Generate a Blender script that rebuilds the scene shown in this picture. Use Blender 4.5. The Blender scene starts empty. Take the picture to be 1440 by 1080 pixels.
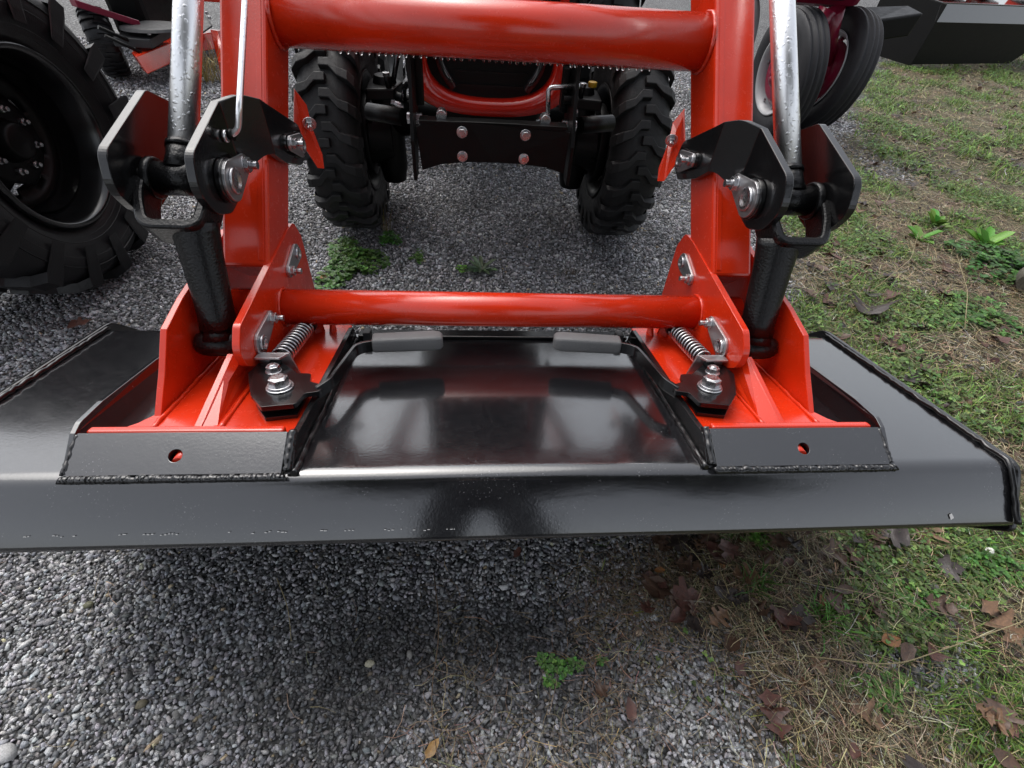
import bpy, bmesh, math, random
import numpy as np
from mathutils import Vector, Matrix
PI = math.pi
SC = bpy.context.scene
COL = SC.collection

# ------------------------------------------------------------------ camera, sky, sun, exposure
def make_camera():
    p, y, ro = math.radians(45), math.radians(6.78), math.radians(4.84)
    f = Vector((math.cos(p)*math.sin(y), math.cos(p)*math.cos(y), -math.sin(p)))
    r = Vector((math.cos(y), -math.sin(y), 0)); u = r.cross(f)
    r2 = r*math.cos(ro)+u*math.sin(ro); u2 = -r*math.sin(ro)+u*math.cos(ro)
    cd = bpy.data.cameras.new('camera'); cam = bpy.data.objects.new('camera', cd); COL.objects.link(cam)
    m = Matrix.Identity(4)
    for i in range(3):
        m[i][0] = r2[i]; m[i][1] = u2[i]; m[i][2] = -f[i]
    m[0][3], m[1][3], m[2][3] = -.048, 0.0, 1.0
    cam.matrix_world = m
    cd.sensor_width = 36; cd.lens = 36*657/1440; cd.clip_start = .02; cd.clip_end = 300
    SC.camera = cam
make_camera()

SUN_EL, SUN_AZ = 60, 325
w = bpy.data.worlds.new("World"); SC.world = w; w.use_nodes = True
nt = w.node_tree; nt.nodes.clear()
sky = nt.nodes.new('ShaderNodeTexSky'); sky.sky_type = 'NISHITA'; sky.sun_disc = False
sky.sun_elevation = math.radians(SUN_EL); sky.sun_rotation = math.radians(SUN_AZ)
sky.air_density = 1.0; sky.dust_density = 4.0; sky.ozone_density = 1.0
hs = nt.nodes.new('ShaderNodeHueSaturation'); hs.inputs['Saturation'].default_value = .3
bg = nt.nodes.new('ShaderNodeBackground'); bg.inputs['Strength'].default_value = .15
wo = nt.nodes.new('ShaderNodeOutputWorld')
nt.links.new(sky.outputs[0], hs.inputs['Color']); nt.links.new(hs.outputs[0], bg.inputs[0]); nt.links.new(bg.outputs[0], wo.inputs[0])
sd = bpy.data.lights.new('sun', 'SUN'); sd.energy = .6; sd.angle = math.radians(60); sd.color = (1, .97, .93)
so = bpy.data.objects.new('sun', sd); COL.objects.link(so)
_el, _az = math.radians(SUN_EL), math.radians(SUN_AZ)
sdir = Vector((math.sin(_az)*math.cos(_el), math.cos(_az)*math.cos(_el), math.sin(_el)))
so.rotation_euler = sdir.to_track_quat('Z', 'Y').to_euler(); so.location = (0, 0, 6)
SC.render.engine = 'CYCLES'
SC.view_settings.view_transform = 'Standard'; SC.view_settings.look = 'None'
SC.view_settings.gamma = 1; SC.view_settings.use_curve_mapping = False
SC.view_settings.exposure = 0.84

# ------------------------------------------------------------------ materials
def mat(name, col, rough=.5, metal=0, ior=1.5, coat=0, coat_rough=.1, spec=.5):
    m = bpy.data.materials.new(name); m.use_nodes = True
    b = m.node_tree.nodes['Principled BSDF']
    b.inputs['Base Color'].default_value = (*col, 1); b.inputs['Roughness'].default_value = rough
    b.inputs['Metallic'].default_value = metal; b.inputs['IOR'].default_value = ior
    b.inputs['Coat Weight'].default_value = coat; b.inputs['Coat Roughness'].default_value = coat_rough
    b.inputs['Specular IOR Level'].default_value = spec
    return m, m.node_tree, b
def N(t, kind, **kw):
    n = t.nodes.new(kind)
    for k, v in kw.items():
        if k in n.inputs: n.inputs[k].default_value = v
        else: setattr(n, k, v)
    return n
def coords(t, scale=(1, 1, 1)):
    g = N(t, 'ShaderNodeNewGeometry'); mp = N(t, 'ShaderNodeMapping'); mp.inputs['Scale'].default_value = scale
    t.links.new(g.outputs['Position'], mp.inputs[0]); return mp.outputs[0]
def ocoords(t):
    return N(t, 'ShaderNodeTexCoord').outputs['Object']
def noise(t, c, scale, detail=3, rough=.5):
    n = N(t, 'ShaderNodeTexNoise'); n.inputs['Scale'].default_value = scale; n.inputs['Detail'].default_value = detail
    n.inputs['Roughness'].default_value = rough; t.links.new(c, n.inputs['Vector']); return n.outputs['Fac']
def ramp(t, fac, stops):
    r = N(t, 'ShaderNodeValToRGB'); e = r.color_ramp.elements
    while len(e) > len(stops): e.remove(e[-1])
    while len(e) < len(stops): e.new(.5)
    for i, (p, c) in enumerate(stops):
        e[i].position = p; e[i].color = (*c, 1) if isinstance(c, tuple) else (c, c, c, 1)
    t.links.new(fac, r.inputs[0]); return r.outputs[0]
def bump(t, h, b, dist, strength=1, prev=None):
    n = N(t, 'ShaderNodeBump'); n.inputs['Distance'].default_value = dist; n.inputs['Strength'].default_value = strength
    t.links.new(h, n.inputs['Height'])
    if prev: t.links.new(prev, n.inputs['Normal'])
    t.links.new(n.outputs[0], b.inputs['Normal']); return n.outputs[0]
def mixc(t, f, a, b_):
    m = N(t, 'ShaderNodeMix', data_type='RGBA')
    if isinstance(f, (int, float)): m.inputs[0].default_value = f
    else: t.links.new(f, m.inputs[0])
    for i, v in ((6, a), (7, b_)):
        if isinstance(v, tuple): m.inputs[i].default_value = (*v, 1)
        else: t.links.new(v, m.inputs[i])
    return m.outputs[2]
def mul(t, a, b_):
    m = N(t, 'ShaderNodeMath', operation='MULTIPLY')
    for i, v in ((0, a), (1, b_)):
        if isinstance(v, (int, float)): m.inputs[i].default_value = v
        else: t.links.new(v, m.inputs[i])
    return m.outputs[0]

def paint(name, col, rough, spec=.5, coat=.0, peel=.00025, speck=0.0, speck_col=(.25, .25, .26), ior=1.5, coat_rough=.12):
    m, t, b = mat(name, col, rough, spec=spec, coat=coat, ior=ior, coat_rough=coat_rough)
    c = coords(t)
    n1 = noise(t, c, 260, 2); n2 = noise(t, c, 9, 3)
    bump(t, n1, b, peel, 1.0)
    vary = mixc(t, ramp(t, n2, [(.3, 0.0), (.75, 1.0)]), tuple(x*.86 for x in col), tuple(min(1, x*1.12) for x in col))
    if speck:
        s = noise(t, c, 420, 1); d = noise(t, c, 14, 4, .7)
        f = mul(t, ramp(t, s, [(.66, 0.0), (.74, 1.0)]), ramp(t, d, [(.42, 0.0), (.7, speck)]))
        vary = mixc(t, f, vary, speck_col)
        s2 = noise(t, coords(t, (1, 1, 1)), 70, 4, .8)
        rr = ramp(t, s2, [(.3, rough*.8), (.8, min(1, rough*1.35))]); t.links.new(rr, b.inputs['Roughness'])
    else:
        rr = ramp(t, noise(t, c, 30, 3), [(.3, rough*.85), (.8, rough*1.25)]); t.links.new(rr, b.inputs['Roughness'])
    t.links.new(vary, b.inputs['Base Color'])
    return m
RED = paint('red_paint', (.6, .027, .004), .24, coat=.5, coat_rough=.14, peel=.00012, speck=.22, speck_col=(.5, .3, .26))
REDHOOD = paint('hood_red_paint', (.5, .015, .006), .2, coat=.5, peel=.0001)
MAROON = paint('maroon_paint', (.2, .006, .03), .35, coat=.3)
BLACK = paint('black_powder_coat', (.006, .0062, .0075), .15, spec=1.0, coat=.6, coat_rough=.08, peel=.0001, speck=.5, ior=1.6)
BLACKG = paint('black_gloss_enamel', (.006, .006, .0065), .2, spec=.6, coat=.25, peel=.0002)
CASTB = paint('black_cast_iron', (.003, .003, .0034), .3, spec=.3, coat=.08, peel=.001)
DARK = paint('dark_chassis_paint', (.0032, .0032, .0032), .42, spec=.2, peel=.0004)
ZINC, zt, zb = mat('zinc_plated_steel', (.62, .62, .63), .3, 1)
_c = coords(zt); zt.links.new(ramp(zt, noise(zt, _c, 160, 4, .7), [(.3, .2), (.8, .45)]), zb.inputs['Roughness'])
zt.links.new(mixc(zt, ramp(zt, noise(zt, _c, 50, 3), [(.35, 0.0), (.7, 1.0)]), (.42, .42, .44), (.74, .74, .74)), zb.inputs['Base Color'])
STEEL, st, sb = mat('brushed_steel_plate', (.52, .52, .53), .42, 1)
_c = coords(st); st.links.new(ramp(st, noise(st, _c, 90, 4, .7), [(.3, .3), (.8, .55)]), sb.inputs['Roughness'])
CHROME, ct, cb = mat('wet_chrome', (.97, .97, .98), .33, 1)
_c = coords(ct)
_v = N(ct, 'ShaderNodeTexVoronoi'); _v.inputs['Scale'].default_value = 110
_ns = N(ct, 'ShaderNodeTexNoise'); _ns.inputs['Scale'].default_value = 60; ct.links.new(_c, _ns.inputs['Vector'])
_mx = N(ct, 'ShaderNodeMix', data_type='VECTOR'); _mx.inputs[0].default_value = .012
ct.links.new(_c, _mx.inputs[4]); ct.links.new(_ns.outputs['Color'], _mx.inputs[5]); ct.links.new(_mx.outputs[1], _v.inputs['Vector'])
bump(ct, ramp(ct, _v.outputs['Distance'], [(.0, 1.0), (.2, .9), (.36, 0.0)]), cb, .00035, .8)
RUBBER = paint('tyre_rubber', (.013, .013, .0135), .58, spec=.35, peel=.0006, speck=.5, speck_col=(.07, .066, .06))
RUBBERW = paint('wet_dark_tyre_rubber', (.008, .008, .009), .42, spec=.4, peel=.0005)
RUBBERG = paint('grey_worn_tyre_rubber', (.024, .024, .027), .55, spec=.35, peel=.0006, speck=.6, speck_col=(.09, .085, .08))
GRIP = paint('grey_rubber_grip', (.12, .12, .122), .55, spec=.4, peel=.0006)
GREYP = paint('grey_black_cover', (.035, .036, .038), .5, spec=.4)
SILVER = paint('silver_rim_paint', (.42, .42, .43), .4)
YELLOW = paint('yellow_cap', (.5, .3, .01), .4)
PLAST = paint('grille_black', (.004, .004, .004), .45, spec=.3)
LAMP, lt, lb = mat('headlamp_lens', (.02, .02, .022), .1, spec=.8)

def attr_mat(name, rough, spec=.4, transl=0, bumpd=.0, bscale=300):
    m, t, b = mat(name, (.5, .5, .5), rough, spec=spec)
    a = N(t, 'ShaderNodeAttribute'); a.attribute_name = 'tint'
    c = coords(t); n = noise(t, c, bscale, 3)
    col = mixc(t, ramp(t, n, [(.3, 0.0), (.7, .45)]), a.outputs['Color'], (.02, .02, .02))
    t.links.new(col, b.inputs['Base Color'])
    if bumpd: bump(t, n, b, bumpd)
    if transl:
        tr = N(t, 'ShaderNodeBsdfTranslucent'); ms = N(t, 'ShaderNodeMixShader'); ms.inputs[0].default_value = transl
        t.links.new(col, tr.inputs[0]); t.links.new(b.outputs[0], ms.inputs[1]); t.links.new(tr.outputs[0], ms.inputs[2])
        t.links.new(ms.outputs[0], t.nodes['Material Output'].inputs[0])
    return m
STONE = attr_mat('crushed_stone', .6, .45, 0, .0006, 500)
PLANT = attr_mat('leaf_blade', .45, .45, .25)
LEAFM = attr_mat('dead_leaf', .42, .5, .1, .0008, 160)
STRAWM = attr_mat('dry_straw', .55, .4, .1)

# ------------------------------------------------------------------ object helpers
def props(o, label=None, cat=None, group=None, kind=None):
    if label: o['label'] = label
    if cat: o['category'] = cat
    if group: o['group'] = group
    if kind: o['kind'] = kind
    return o
def thing(name, label, cat, loc=(0, 0, 0), group=None):
    o = bpy.data.objects.new(name, None); COL.objects.link(o); o.location = loc; o.empty_display_size = .1
    return props(o, label, cat, group)
class MB:
    def __init__(s): s.v = []; s.f = []; s.sm = []
    def add(s, vs, fs, smooth=False):
        o = len(s.v); s.v += [tuple(x) for x in vs]; s.f += [tuple(i+o for i in f) for f in fs]; s.sm += [smooth]*len(fs); return s
    def slab(s, pts, t):
        """planar polygon pts (3d) thickened by vector t"""
        n = len(pts); a = [Vector(p) for p in pts]; b = [p+Vector(t) for p in a]
        nn = Vector((0, 0, 0))
        for i in range(n): nn += a[i].cross(a[(i+1) % n])
        if nn.dot(Vector(t)) > 0: a.reverse(); b.reverse()
        fs = [tuple(range(n)), tuple(range(2*n-1, n-1, -1))]
        for i in range(n):
            j = (i+1) % n; fs.append((j, i, i+n, j+n))
        return s.add(a+b, fs)
    def box(s, c, size, M=None):
        x, y, z = [k/2 for k in size]; vs = [Vector((i*x, j*y, k*z)) for i in (-1, 1) for j in (-1, 1) for k in (-1, 1)]
        if M is not None: vs = [M @ v for v in vs]
        vs = [v+Vector(c) for v in vs]
        return s.add(vs, [(0, 1, 3, 2), (4, 6, 7, 5), (0, 4, 5, 1), (2, 3, 7, 6), (0, 2, 6, 4), (1, 5, 7, 3)])
    def tube(s, path, rad, seg=16, cap=True, smooth=True):
        P = [Vector(p) for p in path]; n = len(P)
        R = rad if isinstance(rad, (list, tuple)) else [rad]*n
        T = [(P[min(i+1, n-1)]-P[max(i-1, 0)]).normalized() for i in range(n)]
        ref = Vector((0, 0, 1)) if abs(T[0].z) < .9 else Vector((1, 0, 0))
        a = T[0].cross(ref).normalized(); vs = []
        for i in range(n):
            a = (a-T[i]*a.dot(T[i])).normalized(); b = T[i].cross(a)
            for k in range(seg):
                t = 2*PI*k/seg; vs.append(P[i]+(a*math.cos(t)+b*math.sin(t))*R[i])
        fs = [(i*seg+k, i*seg+(k+1) % seg, (i+1)*seg+(k+1) % seg, (i+1)*seg+k) for i in range(n-1) for k in range(seg)]
        s.add(vs, fs, smooth)
        if cap:
            s.add(vs[:seg], [tuple(reversed(range(seg)))]); s.add(vs[-seg:], [tuple(range(seg))])
        return s
    def lathe(s, prof, seg=64, c=(0, 0, 0), smooth=True, closed=True, axis='X'):
        """prof: (axial, radius) pairs"""
        n = len(prof); vs = []
        for k in range(seg):
            t = 2*PI*k/seg
            for (x, r) in prof:
                p = (x, r*math.cos(t), r*math.sin(t)) if axis == 'X' else (r*math.cos(t), r*math.sin(t), x)
                vs.append((p[0]+c[0], p[1]+c[1], p[2]+c[2]))
        m = n if closed else n-1
        fs = []
        for k in range(seg):
            k2 = (k+1) % seg
            for i in range(m):
                j = (i+1) % n; fs.append((k*n+i, k*n+j, k2*n+j, k2*n+i))
        return s.add(vs, fs, smooth)
    def hexa(s, p, axis, r, h, seg=6):
        a = Vector(axis).normalized(); return s.tube([Vector(p), Vector(p)+a*h], r, seg, True, False)
    def build(s, name, m, parent=None, bevel=0, label=None, autosm=True):
        me = bpy.data.meshes.new(name); me.from_pydata(s.v, [], s.f)
        me.polygons.foreach_set('use_smooth', s.sm); me.update()
        me.materials.append(m)
        o = bpy.data.objects.new(name, me); COL.objects.link(o)
        bm = bmesh.new(); bm.from_mesh(me); bmesh.ops.remove_doubles(bm, verts=bm.verts, dist=1e-6)
        bmesh.ops.recalc_face_normals(bm, faces=bm.faces); bm.to_mesh(me); bm.free()
        if bevel:
            b = o.modifiers.new('bevel', 'BEVEL'); b.width = bevel; b.segments = 2; b.limit_method = 'ANGLE'; b.angle_limit = math.radians(40)
            b.harden_normals = False
        if parent: o.parent = parent; o.matrix_parent_inverse = parent.matrix_world.inverted() if False else Matrix.Translation(-parent.location) if not parent.parent and parent.type == 'EMPTY' else Matrix.Identity(4)
        if label: o['label'] = label
        return o
def rpoly(pts, rads, seg=6):
    """round the corners of a 2D polygon"""
    n = len(pts); out = []
    for i in range(n):
        p = Vector(pts[i]); a = Vector(pts[i-1]); b = Vector(pts[(i+1) % n]); r = rads[i] if isinstance(rads, (list, tuple)) else rads
        if r <= 0: out.append(p); continue
        u = (a-p); v = (b-p); lu, lv = u.length, v.length; u.normalize(); v.normalize()
        ang = math.acos(max(-1, min(1, u.dot(v)))); d = r/math.tan(ang/2); d = min(d, lu*.48, lv*.48)
        p0 = p+u*d; p1 = p+v*d
        for k in range(seg+1):
            t = k/seg; out.append(p0*(1-t)**2+p*2*t*(1-t)+p1*t*t)
    return out
def arc_path(pts, rads, seg=6):
    P = [Vector(p) for p in pts]; out = [P[0]]
    for i in range(1, len(P)-1):
        r = rads if not isinstance(rads, (list, tuple)) else rads[i-1]
        u = P[i-1]-P[i]; v = P[i+1]-P[i]; d = min(r, u.length*.48, v.length*.48); u.normalize(); v.normalize()
        for k in range(seg+1):
            t = k/seg; out.append((P[i]+u*d)*(1-t)**2+P[i]*2*t*(1-t)+(P[i]+v*d)*t*t)
    out.append(P[-1]); return out
# coupler plane frame: X across, u up the bucket back towards the tractor, n out of the back plate
A = math.radians(13.2); CA, SA = math.cos(A), math.sin(A)
def L(X, u, n): return Vector((X, .37+u*CA+n*SA, .455-u*SA+n*CA))
UD = Vector((0, CA, -SA)); ND = Vector((0, SA, CA))

# ------------------------------------------------------------------ ground
BY = np.array([-3, 0, .2, .27, .36, .42, .6, 1.57, 2.0, 2.75, 4, 5.3, 6.3, 10, 20]); BX = np.array([.47, .47, .5, .5, .44, .40, .55, 1.22, 1.45, 2.1, 3.0, 3.95, 4.8, 8, 16])
def vnoise(x, y, f, seed=0):
    x = np.asarray(x)*f+seed*17.3; y = np.asarray(y)*f+seed*9.1
    xi, yi = np.floor(x), np.floor(y); fx, fy = x-xi, y-yi; fx = fx*fx*(3-2*fx); fy = fy*fy*(3-2*fy)
    def h(a, b): s = np.sin(a*127.1+b*311.7+seed*74.7)*43758.5453; return s-np.floor(s)
    return (h(xi, yi)*(1-fx)+h(xi+1, yi)*fx)*(1-fy)+(h(xi, yi+1)*(1-fx)+h(xi+1, yi+1)*fx)*fy
def fbm(x, y, f, seed=0): return (vnoise(x, y, f, seed)+.5*vnoise(x, y, f*2.1, seed+1)+.25*vnoise(x, y, f*4.3, seed+2))/1.75
def soil(x, y):
    """0 on the gravel, 1 in the grass verge"""
    b = np.interp(y, BY, BX); d = x-b+(fbm(x, y, 5, 3)-.5)*(.22+.06*np.maximum(y, 0))
    s = 1/(1+np.exp(-d/.035))
    for cx, cy, rx, ry, k in ((.86, .2, .14, .055, .85), (2.55, 2.95, .2, .3, .7), (.95, .3, .06, .05, .5)):
        q = ((x-cx)/rx)**2+((y-cy)/ry)**2; s = s*(1-k*np.exp(-q*1.2))
    return s
def damp_and_lip_lift(x, y):
    """1 = damp dark patch, 0 = dry pale; also lightened to offset shade below the lip"""
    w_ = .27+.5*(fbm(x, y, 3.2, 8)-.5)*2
    for cx, cy, rx, ry, k in ((-.02, .30, .30, .07, .6), (.14, .2, .12, .14, .5), (-.32, .2, .18, .1, .45), (-.62, .18, .22, .2, -.5), (.38, .14, .1, .08, -.7), (.0, .46, .42, .07, -.7), (-.75, .42, .3, .08, -.3)):  # pale blob below the bucket lip is painted in to offset its shade
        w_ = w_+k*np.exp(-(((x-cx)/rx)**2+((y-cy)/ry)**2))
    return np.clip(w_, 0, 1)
def gheight(x, y):
    return .012*(fbm(x, y, 1.3, 5)-.5)+.03*soil(x, y)*fbm(x, y, 9, 6)*.5-.012
def spaced(a, b, f0, f1, fine, coarse):
    out = [a]
    while out[-1] < b:
        c = out[-1]; d = 0 if f0 <= c <= f1 else min(abs(c-f0), abs(c-f1)); out.append(c+fine+d*coarse)
    return np.array(out)
xs = spaced(-30, 40, -1.3, 2.4, .025, .12); ys = spaced(-12, 60, 0, 2.6, .025, .12)
GX, GY = np.meshgrid(xs, ys); gz = gheight(GX, GY)
me = bpy.data.meshes.new('ground'); nx, ny = len(xs), len(ys)
idx = np.arange(nx*ny).reshape(ny, nx)
q = np.stack([idx[:-1, :-1], idx[:-1, 1:], idx[1:, 1:], idx[1:, :-1]], -1).reshape(-1, 4)
me.from_pydata(np.stack([GX.ravel(), GY.ravel(), gz.ravel()], 1).tolist(), [], q.tolist())
me.polygons.foreach_set('use_smooth', [True]*len(q))
ca = me.color_attributes.new('tint', 'FLOAT_COLOR', 'POINT')
sv = soil(GX, GY).ravel(); wv = damp_and_lip_lift(GX, GY).ravel()
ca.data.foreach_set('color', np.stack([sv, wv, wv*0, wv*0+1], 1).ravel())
gr = bpy.data.objects.new('ground', me); COL.objects.link(gr); gr['kind'] = 'structure'
gm, t, b = mat('gravel_and_soil', (.1, .1, .1), .7, spec=.35)
at = N(t, 'ShaderNodeAttribute'); at.attribute_name = 'tint'; sep = N(t, 'ShaderNodeSeparateColor'); t.links.new(at.outputs['Color'], sep.inputs[0])
c = coords(t)
vo = N(t, 'ShaderNodeTexVoronoi'); vo.inputs['Scale'].default_value = 88; t.links.new(c, vo.inputs['Vector'])
vcol = N(t, 'ShaderNodeSeparateColor'); t.links.new(vo.outputs['Color'], vcol.inputs[0])
stone_c = ramp(t, vcol.outputs[0], [(0, .03), (.45, .085), (.8, .17), (1, .42)])
gap = ramp(t, vo.outputs['Distance'], [(.0, 1.0), (.45, 1.0), (.75, .08)])
g1 = mixc(t, gap, (.012, .012, .012), stone_c)
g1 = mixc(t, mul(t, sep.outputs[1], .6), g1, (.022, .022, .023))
s1 = noise(t, c, 30, 6, .7); s2 = noise(t, c, 4, 4)
soilc = mixc(t, ramp(t, s1, [(.35, 0.0), (.7, 1.0)]), (.035, .026, .017), (.13, .1, .055))
soilc = mixc(t, ramp(t, s2, [(.42, 0.0), (.62, .75)]), soilc, (.04, .065, .014))
t.links.new(mixc(t, sep.outputs[0], g1, soilc), b.inputs['Base Color'])
bump(t, gap, b, .004, 1); me.materials.append(gm)

rng = np.random.default_rng(11)
def batch(name, V, F, C, material, smooth=False, **kw):
    """V (n,k,3), F (m,3) local faces, C (n,3) colours"""
    n, k, _ = V.shape; m = len(F)
    me = bpy.data.meshes.new(name)
    me.vertices.add(n*k); me.vertices.foreach_set('co', V.reshape(-1).astype(np.float32))
    fi = (F[None]+(np.arange(n)*k)[:, None, None]).reshape(-1).astype(np.int32)
    me.loops.add(len(fi)); me.loops.foreach_set('vertex_index', fi)
    me.polygons.add(n*m); me.polygons.foreach_set('loop_start', np.arange(n*m, dtype=np.int32)*3)
    me.update(calc_edges=True)
    ca = me.color_attributes.new('tint', 'FLOAT_COLOR', 'POINT')
    if C.ndim == 2: C = np.repeat(C[:, None], k, 1)
    cc = np.concatenate([C, np.ones((n, k, 1))], 2)
    ca.data.foreach_set('color', cc.reshape(-1).astype(np.float32))
    if smooth: me.polygons.foreach_set('use_smooth', [True]*(n*m))
    me.materials.append(material)
    o = bpy.data.objects.new(name, me); COL.objects.link(o); props(o, **kw); return o
def ico(sub):
    bm = bmesh.new(); bmesh.ops.create_icosphere(bm, subdivisions=sub, radius=1)
    v = np.array([x.co[:] for x in bm.verts]); f = np.array([[y.index for y in x.verts] for x in bm.faces]); bm.free(); return v, f
def octa():
    return np.array([[1, 0, 0], [-1, 0, 0], [0, 1, 0], [0, -1, 0], [0, 0, 1], [0, 0, -1.]]), np.array([[0, 2, 4], [2, 1, 4], [1, 3, 4], [3, 0, 4], [2, 0, 5], [1, 2, 5], [3, 1, 5], [0, 3, 5]])
def rotm(n, tilt=.6):
    a = rng.uniform(0, 2*PI, n); b_ = rng.normal(0, tilt, n); c_ = rng.normal(0, tilt, n)
    ca_, sa_ = np.cos(a), np.sin(a); cb_, sb_ = np.cos(b_), np.sin(b_); cc_, sc_ = np.cos(c_), np.sin(c_); z = np.zeros(n); o = np.ones(n)
    Rz = np.stack([ca_, -sa_, z, sa_, ca_, z, z, z, o], 1).reshape(n, 3, 3)
    Rx = np.stack([o, z, z, z, cb_, -sb_, z, sb_, cb_], 1).reshape(n, 3, 3)
    Ry = np.stack([cc_, z, sc_, z, o, z, -sc_, z, cc_], 1).reshape(n, 3, 3)
    return Rz@Rx@Ry
def stones(x, y, base, size, jit=.22):
    v, f = base; n = len(x)
    V = np.repeat(v[None], n, 0)*(1+rng.normal(0, jit, (n, len(v), 1)))
    s = size*np.exp(rng.normal(0, .26, (n, 1)))*np.array([1.15, .85, .68])*np.exp(rng.normal(0, .16, (n, 3)))
    V = V*s[:, None]; V = np.einsum('nij,nkj->nki', rotm(n), V)
    z = gheight(x, y)+rng.uniform(-.002, .004, n)
    V += np.stack([x, y, z], 1)[:, None]
    w_ = damp_and_lip_lift(x, y)
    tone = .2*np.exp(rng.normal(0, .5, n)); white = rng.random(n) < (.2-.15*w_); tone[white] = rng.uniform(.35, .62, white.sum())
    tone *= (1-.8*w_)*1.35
    tint = np.stack([tone*(1+rng.normal(0, .04, n)), tone, tone*(1.05+rng.normal(0, .04, n))], 1)
    tan = rng.random(n) < .012; tint[tan] *= np.array([1.25, 1.0, .65])
    return V, f, np.clip(tint, .008, .7)
def jgrid(x0, x1, y0, y1, p):
    X, Y = np.meshgrid(np.arange(x0, x1, p), np.arange(y0, y1, p)); X = X.ravel(); Y = Y.ravel()
    return X+rng.uniform(-.5, .5, len(X))*p, Y+rng.uniform(-.5, .5, len(X))*p
def keep(x, y, extra=0): return rng.random(len(x)) > soil(x, y)*.93+extra
x, y = jgrid(-1.35, 1.15, -.02, .66, .0061); k = keep(x, y); x, y = x[k], y[k]
V, f, C = stones(x, y, ico(1), .0038, .27)
batch('gravel', V, f, C, STONE, label='grey crushed stone gravel in front of and below the bucket', cat='gravel', kind='stuff')
x, y = jgrid(-2.3, 2.0, .66, 2.7, .0088); k = keep(x, y); x, y = x[k], y[k]
V, f, C = stones(x, y, octa(), .0062, .25)
batch('gravel', V, f, C, STONE, label='grey crushed stone gravel under and around the tractor front', cat='gravel', kind='stuff')
x, y = jgrid(-3.6, 3.2, 2.7, 5.4, .017); k = keep(x, y); x, y = x[k], y[k]
V, f, C = stones(x, y, octa(), .0095, .25)
batch('gravel', V, f, C, STONE, label='grey gravel lot farther back behind the tractor wheels', cat='gravel', kind='stuff')
def lone_stone(x, y, s, col, label):
    v, f = ico(2); s = s*.72; v = v*(1+rng.normal(0, .09, (len(v), 1)))*np.array([s, s*.72, s*.5])
    a = rng.uniform(0, 3); R_ = np.array([[math.cos(a), -math.sin(a), 0], [math.sin(a), math.cos(a), 0], [0, 0, 1]])
    v = v@R_.T+np.array([x, y, float(gheight(x, y))+s*.3+.004])
    batch('stone', v[None], f, np.array([col]), STONE, True, label=label, cat='stone')
lone_stone(-.80, .155, .024, (.5, .5, .5), 'large pale stone at the lower left corner of the gravel')
lone_stone(-.622, .213, .014, (.16, .14, .09), 'tan brown pebble in the pale gravel at lower left')
lone_stone(-.24, .259, .013, (.42, .4, .3), 'cream pebble lying beside dry twigs on dark gravel')
lone_stone(-.80, .385, .013, (.15, .15, .09), 'olive brown pebble just below the bucket lip at left')
lone_stone(-.10, 1.87, .012, (.55, .53, .48), 'white pebble on the gravel between the tractor front wheels')

# ------------------------------------------------------------------ vegetation batches
def unit(a): return np.stack([np.cos(a), np.sin(a)], 1)
def blades(x, y, length, width, lean, col, z0=None, curl=1.0):
    """tapering bent blades, 6 triangles' worth of geometry each"""
    n = len(x); d = unit(rng.uniform(0, 2*PI, n)); s = np.stack([-d[:, 1], d[:, 0]], 1)
    z = gheight(x, y) if z0 is None else z0
    base = np.stack([x, y, z], 1); V = np.zeros((n, 7, 3)); W = width[:, None]*np.concatenate([s, rng.normal(0, .3, (n, 1))], 1)
    for i, (tt, wf) in enumerate(((0, 1), (.4, .9), (.75, .6))):
        h = length*tt*np.cos(lean*(.6+.4*tt*curl)); r = length*tt*np.sin(lean*(.6+.7*tt*curl))
        p = base+np.concatenate([d*r[:, None], h[:, None]], 1); V[:, 2*i] = p-W*wf; V[:, 2*i+1] = p+W*wf
    h = length*np.cos(np.minimum(lean*(.6+.8*curl), 2.0)); r = length*np.sin(lean*(.6+.7*curl))
    V[:, 6] = base+np.concatenate([d*r[:, None], h[:, None]], 1)
    F = np.array([[0, 1, 3], [0, 3, 2], [2, 3, 5], [2, 5, 4], [4, 5, 6]])
    V[:, :, 2] = np.maximum(V[:, :, 2], z[:, None]+.0015)
    return V, F, col
def straws(x, y, length, width, col, lift=.012, curv=.25):
    n = len(x); a = rng.uniform(0, 2*PI, n); k = rng.normal(0, curv, n); V = np.zeros((n, 8, 3)); z = gheight(x, y)+.006
    px, py = x.copy(), y.copy(); zz = z+rng.uniform(0, lift, n); sl = rng.normal(0, .12, n)
    for i in range(4):
        s = np.stack([-np.sin(a), np.cos(a), np.zeros(n)], 1)*width[:, None]*(1-.25*i)
        p = np.stack([px, py, np.maximum(zz, gheight(px, py)+.004)], 1); V[:, 2*i] = p-s; V[:, 2*i+1] = p+s
        a = a+k+rng.normal(0, curv*.4, n); px = px+np.cos(a)*length/3; py = py+np.sin(a)*length/3; zz = zz+sl*length/3
    F = np.array([[0, 1, 3], [0, 3, 2], [2, 3, 5], [2, 5, 4], [4, 5, 7], [4, 7, 6]])
    return V, F, col
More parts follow.
